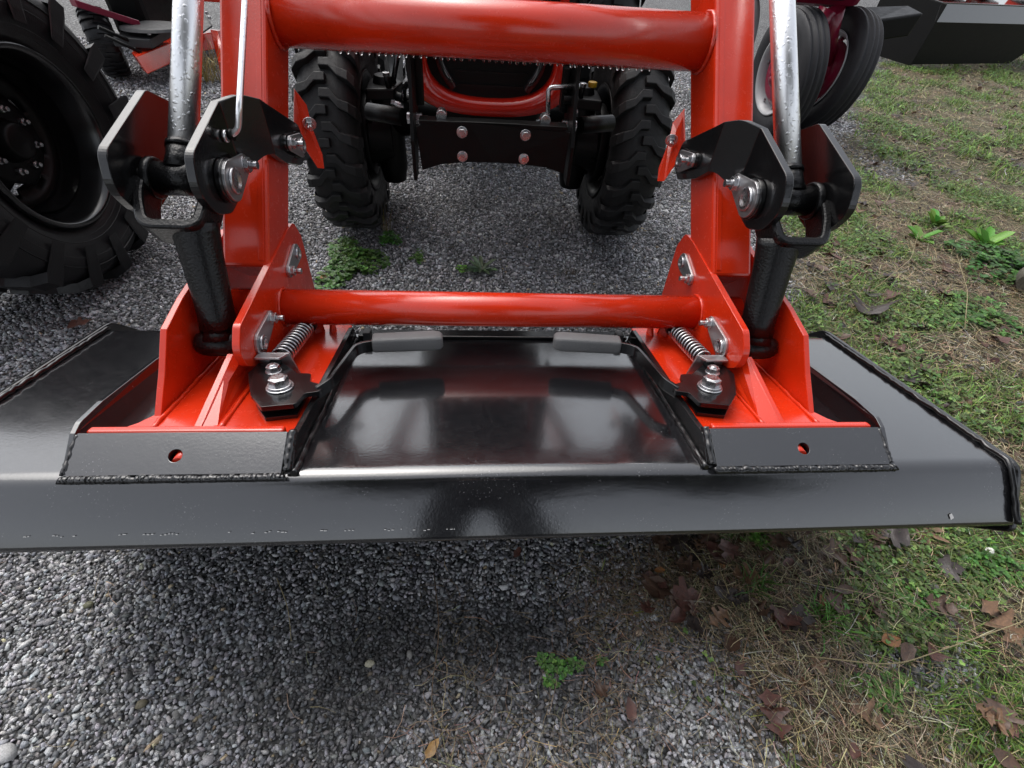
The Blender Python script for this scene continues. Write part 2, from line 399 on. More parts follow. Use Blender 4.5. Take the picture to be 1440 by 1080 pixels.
def leaflets(P, a, tilt, size, wid, col):
    """folded six-point leaflets at P (n,3), heading a"""
    n = len(P); tm = np.array([[0, 0, 0], [.35, .5, .12], [.8, .42, .1], [1.0, 0, -.02], [.8, -.42, .1], [.35, -.5, .12]])
    V = np.repeat(tm[None], n, 0)*size[:, None, None]; V[:, :, 1] *= wid
    ct_, st_ = np.cos(tilt), np.sin(tilt); x = V[:, :, 0]*ct_[:, None]-V[:, :, 2]*st_[:, None]; z = V[:, :, 0]*st_[:, None]+V[:, :, 2]*ct_[:, None]
    ca_, sa_ = np.cos(a)[:, None], np.sin(a)[:, None]; yy = V[:, :, 1]
    V = np.stack([x*ca_-yy*sa_, x*sa_+yy*ca_, z], 2)+P[:, None]
    return V, np.array([[0, 1, 2], [0, 2, 3], [0, 3, 4], [0, 4, 5]]), col
def tone(n, base, j=.3, hue=.12):
    k = np.exp(rng.normal(0, j, n))[:, None]; return np.clip(np.array(base)*k*np.exp(rng.normal(0, hue, (n, 3))), .004, .7)
def scatter(n, x0, x1, y0, y1, fn):
    x = rng.uniform(x0, x1, n); y = rng.uniform(y0, y1, n); k = rng.random(n) < fn(x, y); return x[k], y[k]
def green(x, y): return np.clip((fbm(x, y, 4.2, 21)-.42)*5, 0, 1)*soil(x, y)
def dry(x, y): return np.clip((.62-fbm(x, y, 4.2, 21))*4, .25, 1)*soil(x, y)
zones = ((.15, 1.7, -.02, .72, 1.0, 1.0), (.9, 3.3, .70, 2.7, .36, 1.5), (1.5, 6.5, 2.7, 6.5, .09, 2.6), (3.5, 14, 6.5, 12, .018, 5))
for zi, (x0, x1, y0, y1, dens, sc) in enumerate(zones):
    area = (x1-x0)*(y1-y0)
    where = ('in front of the bucket at lower right', 'to the right of the bucket', 'right of the parked wheels', 'around the far black bucket')[zi]
    x, y = scatter(int(area*34000*dens), x0, x1, y0, y1, green); n = len(x)
    V, F, C = blades(x, y, rng.uniform(.014, .055, n)*sc**.5, rng.uniform(.0006, .0014, n)*sc, rng.uniform(.5, 1.35, n), tone(n, (.15, .25, .045), .4, .15))
    batch('grass', V, F, C, PLANT, label='short green grass '+where, cat='grass', kind='stuff')
    x, y = scatter(int(area*30000*dens), x0, x1, y0, y1, dry); n = len(x)
    cs = tone(n, (.40, .32, .19), .5); br = rng.random(n) < .35; cs[br] *= np.array([.32, .27, .25])
    V, F, C = straws(x, y, rng.uniform(.02, .075, n)*sc**.6, rng.uniform(.0004, .0009, n)*sc, cs, .02)
    batch('dead_grass', V, F, C, STRAWM, label='matted brown dead grass '+where, cat='dead grass', kind='stuff')
    # clover and chickweed leaflets
    x, y = scatter(int(area*16000*dens), x0, x1, y0, y1, lambda a, b_: green(a, b_)*np.clip((fbm(a, b_, 7, 40)-.42)*6, 0, 1)); n = len(x)
    P = np.stack([x, y, gheight(x, y)+rng.uniform(.004, .026, n)*min(sc, 1.6)], 1); a0 = rng.uniform(0, 2*PI, n); cl = tone(n, (.14, .235, .06), .4)
    Vs, Cs = [], []
    for kk in range(3):
        V, F, C = leaflets(P, a0+kk*2.09, rng.uniform(-.2, .45, n), rng.uniform(.0038, .0078, n)*sc**.8, 1.0, cl); Vs.append(V); Cs.append(C)
    batch('clover', np.concatenate(Vs), F, np.concatenate(Cs), PLANT, label='clover and chickweed leaves '+where, cat='clover', kind='stuff')
    # dead leaf crumbs
    x, y = scatter(int(area*3200*dens), x0, x1, y0, y1, lambda a, b_: soil(a, b_)*np.clip((fbm(a, b_, 5, 60)-.4)*4, .1, 1)); n = len(x)
    P = np.stack([x, y, gheight(x, y)+rng.uniform(.002, .014, n)], 1); pal = np.array([(.06, .032, .024), (.1, .05, .035), (.16, .075, .03), (.04, .028, .026)])
    V, F, C = leaflets(P, rng.uniform(0, 2*PI, n), rng.normal(0, .5, n), rng.uniform(.008, .024, n)*sc**.5, rng.uniform(.5, 1.2), tone(n, (1, 1, 1), .25)*pal[rng.integers(0, 4, n)])
    batch('leaf_litter', V, F, C, LEAFM, label='broken brown leaf fragments '+where, cat='leaf litter', kind='stuff')
# scattered straw on gravel
def gz1(x, y): return (1-soil(x, y))*.8+.1
x, y = scatter(230, -1.1, .7, .0, .62, gz1); n = len(x)
V, F, C = straws(x, y, rng.uniform(.015, .06, n), rng.uniform(.0003, .0006, n), tone(n, (.3, .24, .16), .4), .01)
Vs = [V]; Cs = [C]
for (cx, cy, sx, sy, m, l) in ((-.09, .2, .035, .13, 150, .07), (.0, .12, .1, .06, 160, .07), (.33, .38, .09, .05, 900, .045), (.42, .3, .1, .09, 900, .05), (.19, .21, .03, .08, 130, .05), (.14, .1, .08, .05, 130, .06), (.26, .28, .06, .1, 500, .04)):
    x = rng.normal(cx, sx, m); y = rng.normal(cy, sy, m); 
    V, F, C = straws(x, y, rng.uniform(.3, 1.1, m)*l, rng.uniform(.0003, .0007, m), tone(m, (.24, .175, .105), .5), .016, .35); Vs.append(V); Cs.append(C)
batch('straw', np.concatenate(Vs), F, np.concatenate(Cs), STRAWM, label='loose dry straw and rootlets strewn over the gravel', cat='straw', kind='stuff')
x, y = scatter(150, -1.8, 1.3, .8, 2.6, gz1); n = len(x)
V, F, C = straws(x, y, rng.uniform(.02, .08, n), rng.uniform(.0004, .0008, n), tone(n, (.22, .15, .1), .4), .01)
batch('straw', V, F, C, STRAWM, label='dry straw bits on the gravel under the tractor', cat='straw', kind='stuff')
# long pale stalks
def stalk(pts, r, label, col=(.4, .33, .18)):
    P = arc_path(pts, .05, 5); m = MB(); m.tube(P, [r*(1-.5*i/len(P)) for i in range(len(P))], 6)
    o = m.build('straw_stalk', STRAWM, None); ca = o.data.color_attributes.new('tint', 'FLOAT_COLOR', 'POINT')
    ca.data.foreach_set('color', [*col, 1]*len(o.data.vertices)); props(o, label, 'straw')
stalk([(.58, .235, .01), (.75, .20, .04), (1.05, .26, .05), (1.35, .33, .03)], .0014, 'longest pale straw stalk arching over the grass at lower right')
stalk([(.55, .4, .02), (.8, .33, .035), (1.1, .24, .02)], .0011, 'long pale straw stalk crossing behind the green grass tufts')
stalk([(1.75, 1.25, .03), (1.9, 1.45, .06), (2.1, 1.75, .05)], .0016, 'pale stalk leaning in the weeds beside the grey log')
stalk([(1.55, 1.5, .02), (1.75, 1.62, .1), (2.0, 1.9, .08)], .0015, 'bent tan stem standing right of the bucket')
stalk([(-.13, .42, .008), (-.11, .3, .012), (-.125, .2, .01), (-.10, .08, .01)], .0011, 'long thin brown twig lying on the gravel at bottom centre', (.2, .13, .08))
stalk([(-.45, .42, .008), (-.41, .36, .012), (-.39, .3, .008)], .001, 'short tan straw on the dark gravel left of centre')

def plant(name, label, cat, x, y, items, material=PLANT):
    V = [i[0] for i in items]; k = V[0].shape[1]; 
    o = batch(name, np.concatenate(V), items[0][1], np.concatenate([i[2] for i in items]), material, label=label, cat=cat); return o
def tuft(x, y, n, ln, wd, col, label, lean=(.1, 1.2), name='grass_tuft', cat='grass tuft', spread=.015):
    px = rng.normal(x, spread, n); py = rng.normal(y, spread, n)
    return plant(name, label, cat, x, y, [blades(px, py, rng.uniform(.5, 1, n)*ln, rng.uniform(.6, 1, n)*wd, rng.uniform(*lean, n), tone(n, col, .25))])
tuft(.563, .375, 70, .075, .0016, (.08, .2, .03), 'dark green grass tuft growing under the bucket edge at right')
tuft(.685, .30, 60, .08, .0021, (.1, .26, .035), 'bright green spreading grass tuft with an orange leaf on it')
tuft(-.422, 1.93, 26, .2, .0009, (.3, .26, .1), 'thin dry grass stalks beside the left front tyre', (.1, .7), spread=.01)
tuft(-2.0, 4.2, 90, .34, .0025, (.3, .23, .08), 'yellow dry grass clump beside the red mower', (.05, .9), spread=.04)
tuft(.339, 1.63, 40, .06, .0012, (.1, .07, .04), 'small withered brown weed on the gravel behind the lower tube', (.4, 1.4), spread=.02)
tuft(2.25, 2.9, 40, .14, .002, (.24, .19, .07), 'thin tan grass tuft against the ribbed front tyre', (.1, .9), spread=.04)
def clump(x, y, rx, ry, n, size, h, col, label, name='weed_clump', cat='weed'):
    a = rng.uniform(0, 2*PI, n); r = np.sqrt(rng.random(n))*(.75+.35*np.sin(a*3+x*9)); px = x+rx*r*np.cos(a); py = y+ry*r*np.sin(a)
    P = np.stack([px, py, gheight(px, py)+.004+h*rng.random(n)*(1-.6*r*r)], 1); its = []
    a0 = rng.uniform(0, 2*PI, n); c_ = tone(n, col, .3)
    for kk in range(3): its.append(leaflets(P, a0+kk*2.09+rng.normal(0, .2, n), rng.uniform(-.3, .5, n), rng.uniform(.6, 1.2, n)*size, .95, c_))
    return plant(name, label, cat, x, y, its)
clump(-.53, 1.67, .14, .2, 620, .013, .03, (.085, .19, .035), 'bushy green chickweed patch on gravel behind the lower tube')
clump(-.40, 1.86, .05, .07, 110, .011, .03, (.07, .2, .03), 'small green weed sprig at the left front tyre')
clump(-.27, 1.72, .03, .06, 60, .009, .015, (.09, .2, .03), 'little green sprigs right of the chickweed patch')
clump(-.09, 1.64, .025, .03, 34, .01, .012, (.11, .26, .03), 'tiny bright weed left of the grey thistle rosette')
clump(.113, .235, .05, .032, 190, .0048, .014, (.13, .3, .06), 'small clover plant alone on the dark gravel')
clump(.20, .245, .012, .01, 16, .005, .01, (.13, .3, .06), 'tiny clover sprig beside the small clover plant')
clump(.92, .33, .12, .05, 330, .0065, .02, (.12, .28, .05), 'leafy clover clump in the grass at lower right')
clump(1.15, .40, .1, .07, 330, .0075, .03, (.09, .22, .04), 'dense clover clump at the right edge below the bucket')
clump(.72, .17, .08, .04, 220, .0065, .02, (.11, .25, .04), 'low clover patch at the bottom right of the gravel')
clump(.62, .48, .09, .03, 160, .007, .02, (.13, .33, .04), 'bright clover leaves just below the bucket lip at right')
clump(2.35, 1.75, .3, .2, 420, .02, .06, (.07, .18, .035), 'leafy green weeds beside the grey log')
clump(1.9, 1.35, .25, .18, 420, .014, .04, (.09, .2, .04), 'green weed patch right of the black bucket')
def rosette(x, y, n, ln, wd, col, label, up=.35):
    a = np.linspace(0, 2*PI, n, endpoint=False)+rng.normal(0, .15, n); P = np.tile([x, y, float(gheight(x, y))+.006], (n, 1))
    return plant('rosette_weed', label, 'weed', x, y, [leaflets(P, a, rng.uniform(up*.4, up*1.5, n), rng.uniform(.65, 1.1, n)*ln, wd, tone(n, col, .2))])
rosette(-.015, 1.635, 16, .075, .22, (.14, .19, .11), 'grey green thistle rosette on gravel behind the lower tube')
rosette(2.12, 1.98, 9, .09, .45, (.16, .34, .05), 'pale green broad leaved weed in the verge', .6)
rosette(2.42, 1.93, 12, .12, .4, (.14, .33, .05), 'large bright broad leaved weed at the right edge', .6)
rosette(2.3, 2.12, 9, .1, .42, (.15, .33, .05), 'light green broad leaved weed behind the larger one', .7)
# white clover flower
m = MB(); v, f = ico(1)
for i in range(26):
    a = rng.uniform(0, 2*PI); e = rng.uniform(-.2, 1.5); p = np.array([math.cos(a)*math.cos(e), math.sin(a)*math.cos(e), math.sin(e)])*.0065
    m.add(v*np.array([.0022, .0022, .0028])+p+np.array([0, 0, .03]), f.tolist(), True)
fl = thing('clover_flower', 'white clover flower head in the grass at right below the bucket', 'flower', (1.143, .42, 0))
WP, _, _ = mat('white_petals', (.72, .74, .66), .6)
def local_build(m, name, material, parent, **kw):
    o = m.build(name, material, None, **kw); o.parent = parent; return o
local_build(m, 'flower_head', WP, fl)
m = MB(); m.tube([(0, 0, -.01), (.002, .001, .03)], .0008, 6); GS, _, _ = mat('green_stem', (.09, .2, .03), .5); local_build(m, 'stem', GS, fl)

# fallen leaves: shared outlines, each its own object
def leaf_mesh(kind, col, seed):
    r = random.Random(seed)
    if kind == 'oak':
        half = [(0, .02), (.12, .05), (.2, .2), (.3, .32), (.34, .12), (.45, .16), (.55, .4), (.64, .36), (.62, .13), (.74, .14), (.84, .26), (.9, .12), (1, .0)]
    elif kind == 'maple':
        half = [(0, .02), (.05, .22), (.12, .42), (.3, .34), (.36, .55), (.5, .48), (.52, .2), (.7, .26), (.78, .14), (1, 0)]
    else:
        half = [(0, .01), (.15, .16), (.35, .25), (.6, .24), (.82, .13), (1, 0)]
    up = [(x_, y_*(1+r.uniform(-.2, .2))) for x_, y_ in half]; dn = [(x_, -y_*(1+r.uniform(-.2, .2))) for x_, y_ in half[-2:0:-1]]
    out = up+dn; n = len(out); k1, k2, k3 = r.uniform(-.3, .5), r.uniform(.2, 1.1), r.uniform(-.4, .4)
    def zf(x_, y_): return k1*(x_-.5)**2+k2*y_*y_*1.3+k3*(x_-.5)*y_+.03*math.sin(14*x_+seed)*abs(y_)*4
    vs = [(x_-.5, y_, zf(x_, y_)) for x_, y_ in out]; nm = len(half); mid = [(x_-.5, 0, zf(x_, 0)-.03) for x_, _ in half]
    vs += mid; fs = []
    for i in range(nm-1):
        fs.append((i, i+1, n+i+1, n+i))
        a = (n-i) % n; b_ = (n-i-1) % n; fs.append((a, n+i, n+i+1, b_))
    # stem
    s0 = len(vs); vs += [(-.5, .01, .0), (-.5, -.01, .0), (-.75, .006, .03+.05*k1), (-.75, -.006, .03)]; fs.append((s0, s0+1, s0+3, s0+2))
    me = bpy.data.meshes.new('fallen_leaf'); me.from_pydata(vs, [], fs); me.polygons.foreach_set('use_smooth', [True]*len(fs)); me.update()
    ca = me.color_attributes.new('tint', 'FLOAT_COLOR', 'POINT')
    cc = []
    for i in range(len(vs)): j = 1+r.uniform(-.25, .25); cc += [col[0]*j, col[1]*j, col[2]*j, 1]
    ca.data.foreach_set('color', cc); me.materials.append(LEAFM); return me
BRO, ORA, DRK, RDB, TAN = (.12, .066, .042), (.32, .135, .04), (.05, .036, .032), (.13, .052, .038), (.24, .135, .075)
def leaf(x, y, size, kind, col, rot, label, seed, group=None, me=None, tilt=.2, cat='leaf'):
    me = me or leaf_mesh(kind, col, seed); o = bpy.data.objects.new('fallen_leaf', me); COL.objects.link(o)
    r = random.Random(seed*7+1)
    o.location = (x, y, float(gheight(x, y))+.020+r.uniform(0, .007)); o.scale = (size,)*3; o.rotation_euler = (r.uniform(-tilt, tilt), r.uniform(-tilt, tilt), rot)
    props(o, label, cat, group); return o
leaf(1.04, .475, .085, 'oak', TAN, .6, 'large tan oak leaf below the bucket corner at right', 1)
leaf(.94, .475, .075, 'maple', DRK, 2.6, 'dark purple brown curled leaf left of the tan oak leaf', 2)
leaf(1.05, .27, .10, 'oak', TAN, 1.9, 'big orange brown oak leaf at the right edge of the picture', 3)
leaf(.79, .25, .052, 'oval', ORA, .1, 'folded orange leaf on the grass at lower right', 4)
leaf(.87, .23, .045, 'maple', RDB, .9, 'dark red brown crumpled leaf beside bare gravel', 5)
leaf(.235, .163, .04, 'oval', RDB, 1.6, 'reddish oval leaf alone on the pale gravel', 6)
leaf(.19, .195, .03, 'maple', BRO, .3, 'small brown crumpled leaf above the reddish oval leaf', 7)
leaf(-.115, .125, .034, 'oval', (.42, .24, .08), .9, 'golden tan leaf at the bottom centre of the gravel', 8)
leaf(.36, .41, .026, 'oval', ORA, .0, 'small orange oval leaf below the bucket lip near centre', 9)
leaf(.50, .415, .026, 'oval', ORA, 2.1, 'small orange oval leaf amid dark leaves', 10)
leaf(.31, .335, .03, 'maple', RDB, 1, 'round brown curled leaf at the edge of the dry straw', 11)
leaf(.69, .33, .03, 'oval', ORA, 1.4, 'orange leaf caught on the bright green tuft', 12)
leaf(.49, .14, .08, 'oak', RDB, 1.5, 'long reddish brown leaf at the bottom of the grass edge', 13)
leaf(-1.28, 1.25, .07, 'maple', RDB, .4, 'reddish leaf on the gravel left of the bucket', 14)
leaf(.05, .46, .028, 'oval', RDB, .9, 'dark red leaf just below the middle of the bucket lip', 15)
leaf(-.60, 1.55, .04, 'oval', ORA, .9, 'orange leaf in the chickweed patch', 16)
leaf(1.47, 1.39, .13, 'maple', DRK, .9, 'large dark maple leaf behind the right side of the bucket', 17)
leaf(1.42, 1.18, .12, 'oak', RDB, 2.0, 'large red brown leaf on the verge beside the bucket side', 18)
leaf(1.47, 1.04, .11, 'oval', RDB, .1, 'flat red brown leaf nearest the bucket side at right', 19)
kinds = ['lobed brown', 'broad dark', 'broad brown', 'oval reddish', 'lobed dark', 'oval brown', 'broad reddish', 'lobed tan']
meshes = [leaf_mesh(k, c_, 50+i) for i, (k, c_) in enumerate([('oak', BRO), ('maple', DRK), ('maple', BRO), ('oval', RDB), ('oak', DRK), ('oval', BRO), ('maple', RDB), ('oak', TAN)])]
rr = random.Random(5)
near = [(.42, .41), (.45, .39), (.34, .37), (.37, .32), (.52, .35), (.46, .27), (.46, .22), (.67, .14), (.8, .3), (1.04, .38), (.65, .47), (.66, .42), (.7, .45), (.74, .35), (.4, .36), (.5, .45), (.43, .43), (.56, .3), (.6, .42), (.54, .39), (.49, .33), (.88, .06), (.82, .42), (.47, .47), (.38, .45)]
r9 = random.Random(9)
near += [(r9.uniform(.34, .62), r9.uniform(.28, .5)) for _ in range(22)]+[(r9.uniform(.6, 1.1), r9.uniform(.05, .5)) for _ in range(20)]
for i, (x, y) in enumerate(near):
    leaf(x+rr.uniform(-.01, .01), y+rr.uniform(-.01, .01), rr.uniform(.03, .066), None, None, rr.uniform(0, 6.3), 'small '+kinds[i % 8]+' leaf curled in the litter below the bucket lip at right', 100+i, 'brown leaves littering the ground below the bucket', meshes[i % 8], .3)
far = [(1.43, 1.3), (1.55, 1.79), (1.65, 1.89), (1.53, 1.51), (1.57, 1.28), (1.95, 2.24), (1.81, 1.87), (1.44, 1.67), (1.5, 1.6), (1.62, 1.45), (1.36, 1.42), (1.7, 1.6), (1.4, 1.55), (1.6, 1.1), (1.85, 1.5), (2.2, 2.4), (2.4, 2.6), (2.0, 1.7), (1.75, 2.1), (2.9, 3.0), (1.38, 1.7), (1.52, 1.9), (2.6, 2.2), (3.2, 3.6), (1.3, 1.5), (1.9, 2.7), (2.3, 3.3)]
far += [(1.15+r9.uniform(.1, 1.6), r9.uniform(.95, 2.4)) for _ in range(46)]+[(r9.uniform(2.4, 4.2), r9.uniform(2.3, 4.2)) for _ in range(20)]
for i, (x, y) in enumerate(far):
    leaf(x+rr.uniform(-.03, .03), y+rr.uniform(-.03, .03), rr.uniform(.045, .095), None, None, rr.uniform(0, 6.3), kinds[(i*3) % 8]+' fallen leaf in the grass verge right of the bucket', 200+i, 'brown leaves on the verge right of the bucket', meshes[(i*3) % 8], .3)

# grey log at the right edge
lg = thing('log', 'weathered grey log end at the right edge among weeds', 'log', (2.42, 1.62, 0))
WOOD, wt_, wb_ = mat('weathered_wood', (.12, .11, .09), .75)
_c = coords(wt_, (40, 40, 6)); _n = noise(wt_, _c, 1.5, 6, .7)
wt_.links.new(mixc(wt_, _n, (.04, .037, .03), (.2, .185, .15)), wb_.inputs['Base Color']); bump(wt_, _n, wb_, .006)
m = MB(); pth = [Vector((-.17, -.1, .05)), Vector((-.12, -.07, .06)), Vector((.1, .04, .07)), Vector((.5, .2, .075))]
m.tube(pth, [.045, .07, .075, .08], 18); local_build(m, 'trunk', WOOD, lg)
m = MB(); m.tube([Vector((.1, .0, .1)), Vector((.14, -.04, .19))], [.025, .012], 8); local_build(m, 'branch_stub', WOOD, lg)

# ------------------------------------------------------------------ hardware pieces
def washer_plate(parent, X, s, head, nut, rh, rn, axis):
    """retainer plate with the pin head and its nut; points are (Y,Z)"""
    h = Vector(head); n_ = Vector(nut); d = (n_-h); dist = d.length; a0 = math.atan2(d.y, d.x)
    pts = []
    for k in range(13): a = a0+PI/2+PI*k/12*1.0; pts.append(h+Vector((math.cos(a), math.sin(a)))*rh)
    for k in range(9): a = a0-PI/2+PI*k/8; pts.append(n_+Vector((math.cos(a), math.sin(a)))*rn)
    th = .005
    o = MB().slab([(s*X, p.x, p.y) for p in pts], (-s*th, 0, 0)).build('retainer_plate', STEEL, parent, .0008)
    x1 = X-th
    m = MB(); m.lathe([(s*x1, 0), (s*x1, rh*.62), (s*(x1-.003), rh*.66), (s*(x1-.0045), rh*.58), (s*(x1-.0045), rh*.42), (s*(x1-.002), rh*.36), (s*(x1-.003), 0)], 28, (0, h.x, h.y), True, False); m.build('pin_head', ZINC, o)
    m = MB(); m.hexa((s*x1, n_.x, n_.y), (-s, 0, 0), rn*.74, .008); m.tube([(s*(x1-.008), n_.x, n_.y), (s*(x1-.020), n_.x, n_.y)], rn*.4, 14); m.lathe([(s*x1, rn*.3), (s*x1, rn*.85), (s*(x1-.0015), rn*.85), (s*(x1-.0015), rn*.3)], 20, (0, n_.x, n_.y)); m.build('nut', ZINC, o, .0006)
    return o
def yzslab(poly, X, s, th, m=None):
    return (m or MB()).slab([(s*X, p[0], p[1]) for p in poly], (s*th, 0, 0))

# ------------------------------------------------------------------ front loader
LD = thing('front_loader', 'bright red tractor front loader with black bucket linkages over the black bucket', 'front loader')
ad = Vector((0, .69, .724)).normalized(); an = Vector((0, ad.z, -ad.y))    # along the arm, towards its back face
A0 = Vector((0, .749, .539))
for s in (-1, 1):
    # arm: rectangular tube with a knee above the frame
    m = MB(); D = .092
    c0 = A0-ad*.0; knee = A0+ad*.98; k2 = knee+Vector((0, 1.3, .1))
    pr = [c0, knee, k2, k2+Vector((0, 0, -.11)), knee+Vector((0, .06, -.11)), A0+an*D]
    m.slab([(s*.406, p.y, p.z) for p in pr], (s*.078, 0, 0)); arm = m.build('loader_arm', RED, LD, .005)
    # weld seam strip on front face
    m = MB(); m.slab([(s*.414, p.y, p.z) for p in (A0+ad*.01-an*.0012, A0+ad*.97-an*.0012, A0+ad*.97, A0+ad*.01)], (s*.009, 0, 0)); m.build('weld_seam', RED, arm, .0005)
    # guard plate on the inner face
    G = [(.407, 1.108, .727), (.388, 1.104, .699), (.376, 1.068, .668), (.357, 1.035, .628), (.352, 1.010, .610), (.359, .990, .618), (.377, .997, .654), (.402, 1.028, .671)]
    m = MB(); m.slab([(s*a, b_, c_) for a, b_, c_ in G], Vector((s*.35, .9, .2)).normalized()*.006); gp = m.build('guard_plate', RED, LD, .001)
    ax = Vector((-s*.25, -.85, -.2)); p = Vector((s*.374, 1.050, .683))
    m = MB(); m.tube([p+ax*.004, p-ax*.010+ax*.012], .013, 16); m.hexa(p+ax*.002, ax, .009, .010); m.tube([p+ax*.010, p+ax*.024], .005, 10); m.build('bolt', ZINC, gp, .0005)
# upper cross beam and lower cross tube
p = A0+ad*.465+an*.045
m = MB(); m.tube([(-.404, p.y, p.z), (.404, p.y, p.z)], .0475, 64); m.build('upper_cross_tube', RED, LD)
for s in (-1, 1):
    m = MB(); pts = [Vector((s*.403, p.y+math.cos(t_)*.0485, p.z+math.sin(t_)*.0485)) for t_ in np.linspace(0, 2*PI, 60)]
    m.tube([q_+Vector((0, rng.normal(0, .0006), rng.normal(0, .0006))) for q_ in pts], .004, 8, False); m.build('weld_bead', RED, LD)
TC = Vector((0, .752, .4505)); 
m = MB(); m.tube([(-.49, TC.y, TC.z), (.49, TC.y, TC.z)], .0335, 56); m.build('lower_cross_tube', RED, LD)
# link plates
LP = rpoly([(.708, .740), (.858, .778), (1.014, .690), (1.026, .640), (.985, .624), (.915, .655), (.868, .688), (.800, .640), (.755, .632), (.710, .650), (.686, .695)], [.03, .018, .02, .03, .03, .0, .015, .05, .04, .05, .04])
def xin(Y): return .436-.047*min(1, max(0, (Y-.835)/.04))-max(0, Y-.9)*.04
QIN = rpoly([(.590, .532), (.868, .548), (.905, .545), (.925, .505), (.918, .38), (.80, .37), (.655, .428), (.598, .441), (.562, .472), (.560, .505)], [.02, .012, .02, .02, .0, .02, .02, .03, .03, .03])
QOUT = [(.451, .448), (.52, .500), (.568, .542), (.632, .552), (.764, .560), (.826, .566), (.875, .552), (.93, .49), (.93, .34), (.80, .365)]
for s in (-1, 1):
    m = MB(); m.slab([(0, p[0], p[1]) for p in LP], (s*.013, 0, 0)); lp = m.build('link_plate', BLACKG, LD, .0012)
    bm = bmesh.new(); bm.from_mesh(lp.data)
    for Yc in (.835, .855, .875, .9):
        bmesh.ops.bisect_plane(bm, geom=bm.verts[:]+bm.edges[:]+bm.faces[:], plane_co=(0, Yc, 0), plane_no=(0, 1, 0))
    for v_ in bm.verts: v_.co.x += s*xin(v_.co.y)
    bm.to_mesh(lp.data); bm.free()
    m = MB(); m.slab([(s*.549, p[0], p[1]) for p in LP], (s*.013, 0, 0)); m.build('link_plate', BLACKG, LD, .0012)
    # pin bosses and retainers
    m = MB(); m.tube([(s*.435, .767, .68), (s*.426, .767, .68)], .0335, 32); m.build('pin_boss', BLACKG, lp, .001)
    washer_plate(lp, .426, s, (.767, .680), (.820, .685), .0305, .0165, None)
    m = MB(); m.tube([(s*.395, .980, .664), (s*.381, .975, .666)], .023, 32); m.tube([(s*.395, .935, .683), (s*.383, .935, .683)], .014, 20); m.build('pin_boss', BLACKG, lp, .001)
    washer_plate(lp, .381, s, (.980, .664), (.932, .683), .021, .013, None)
    m = MB(); m.tube([(s*.44, .767, .68), (s*.575, .767, .68)], .0155, 24); m.tube([(s*.565, .767, .68), (s*.573, .767, .68)], .03, 28); m.build('link_pin', ZINC, LD)
    # casting: two eyes, U frame, post and lower barrel
    d = Vector((0, -.067, -.040)).normalized(); e = Vector((0, d.z, -d.y)); P1 = Vector((0, .767, .68))
    m = MB()
    for X in (.4565, .5385):
        m.lathe([(s*(X-.0065), .016), (s*(X-.0065), .031), (s*(X+.0065), .031), (s*(X+.0065), .016)], 36, (0, P1.y, P1.z))
    path = arc_path([Vector((s*.545, 0, 0))+P1+d*.012, Vector((s*.545, 0, 0))+P1+d*.045, Vector((s*.530, 0, 0))+P1+d*.092, Vector((s*.455, 0, 0))+P1+d*.092, Vector((s*.449, 0, 0))+P1+d*.045, Vector((s*.452, 0, 0))+P1+d*.012], [.02, .016, .016, .02], 6)
    n = len(path); vs = []; 
    for i in range(n):
        T = (path[min(i+1, n-1)]-path[max(i-1, 0)]).normalized(); q_ = T.cross(e).normalized()
        for (a_, b_) in ((-1, -1), (1, -1), (1, 1), (-1, 1)): vs.append(path[i]+q_*a_*.0078+e*b_*.024)
    fs = [(i*4+k, i*4+(k+1) % 4, (i+1)*4+(k+1) % 4, (i+1)*4+k) for i in range(n-1) for k in range(4)]+[(0, 1, 2, 3), (n*4-4, n*4-3, n*4-2, n*4-1)]
    m.add(vs, fs); 
    cf = m.build('link_casting', CASTB, LD, .004)
    m = MB(); top = Vector((s*.474, .706, .640)); bot = Vector((s*.463, .632, .488))
    ax = (bot-top).normalized(); fx = Vector((1, 0, 0)); fy = ax.cross(fx).normalized()
    # ribbed I-shaped section
    sec = [(math.cos(a_)*(1.12 if k_ in (4, 5, 11, 12) else 1), math.sin(a_)*(1.12 if k_ in (4, 5, 11, 12) else 1)) for k_, a_ in enumerate(np.linspace(0, 2*PI, 24, endpoint=False))]
    vs = []; st_ = [0, .08, .3, .6, .85, 1]; wd_ = [.036, .034, .031, .029, .028, .030]
    for tt, wdd in zip(st_, wd_):
        c_ = top.lerp(bot, tt)
        for a_, b_ in sec: vs.append(c_+fx*a_*wdd+fy*b_*wdd*.85*-1)
    k_ = len(sec); fs = [(i*k_+j, i*k_+(j+1) % k_, (i+1)*k_+(j+1) % k_, (i+1)*k_+j) for i in range(len(st_)-1) for j in range(k_)]+[tuple(range(k_)), tuple(range((len(st_)-1)*k_, len(st_)*k_))]
    m.add(vs, fs[:-2], True); m.add(vs, fs[-2:]); m.build('link_post', CASTB, LD)
    m = MB(); B = Vector((0, .620, .471)); m.tube([(s*.417, B.y, B.z), (s*.480, B.y, B.z), (s*.491, B.y, B.z), (s*.499, B.y, B.z), (s*.503, B.y, B.z)], [.0215, .0215, .020, .016, .009], 32)
    m.tube([bot-ax*.016, bot-ax*.004, bot+ax*.012], [.022, .024, .031], 20); m.build('pivot_barrel', CASTB, LD)
    # hydraulic cylinder
    m = MB(); m.tube([(s*.464, .767, .68), (s*.532, .767, .68)], .0245, 40); bo = m.build('rod_eye', CASTB, LD)
    r0 = Vector((s*.499, .767, .680)); rd = Vector((0, .2, .178)).normalized()
    m = MB(); m.tube([r0+rd*.010, r0+rd*.030, r0+rd*.034, r0+rd*.050], [.0265, .023, .0225, .0225], 32); m.tube([r0+rd*.046, r0+rd*.054], .0238, 32); m.build('rod_collar', CASTB, LD)
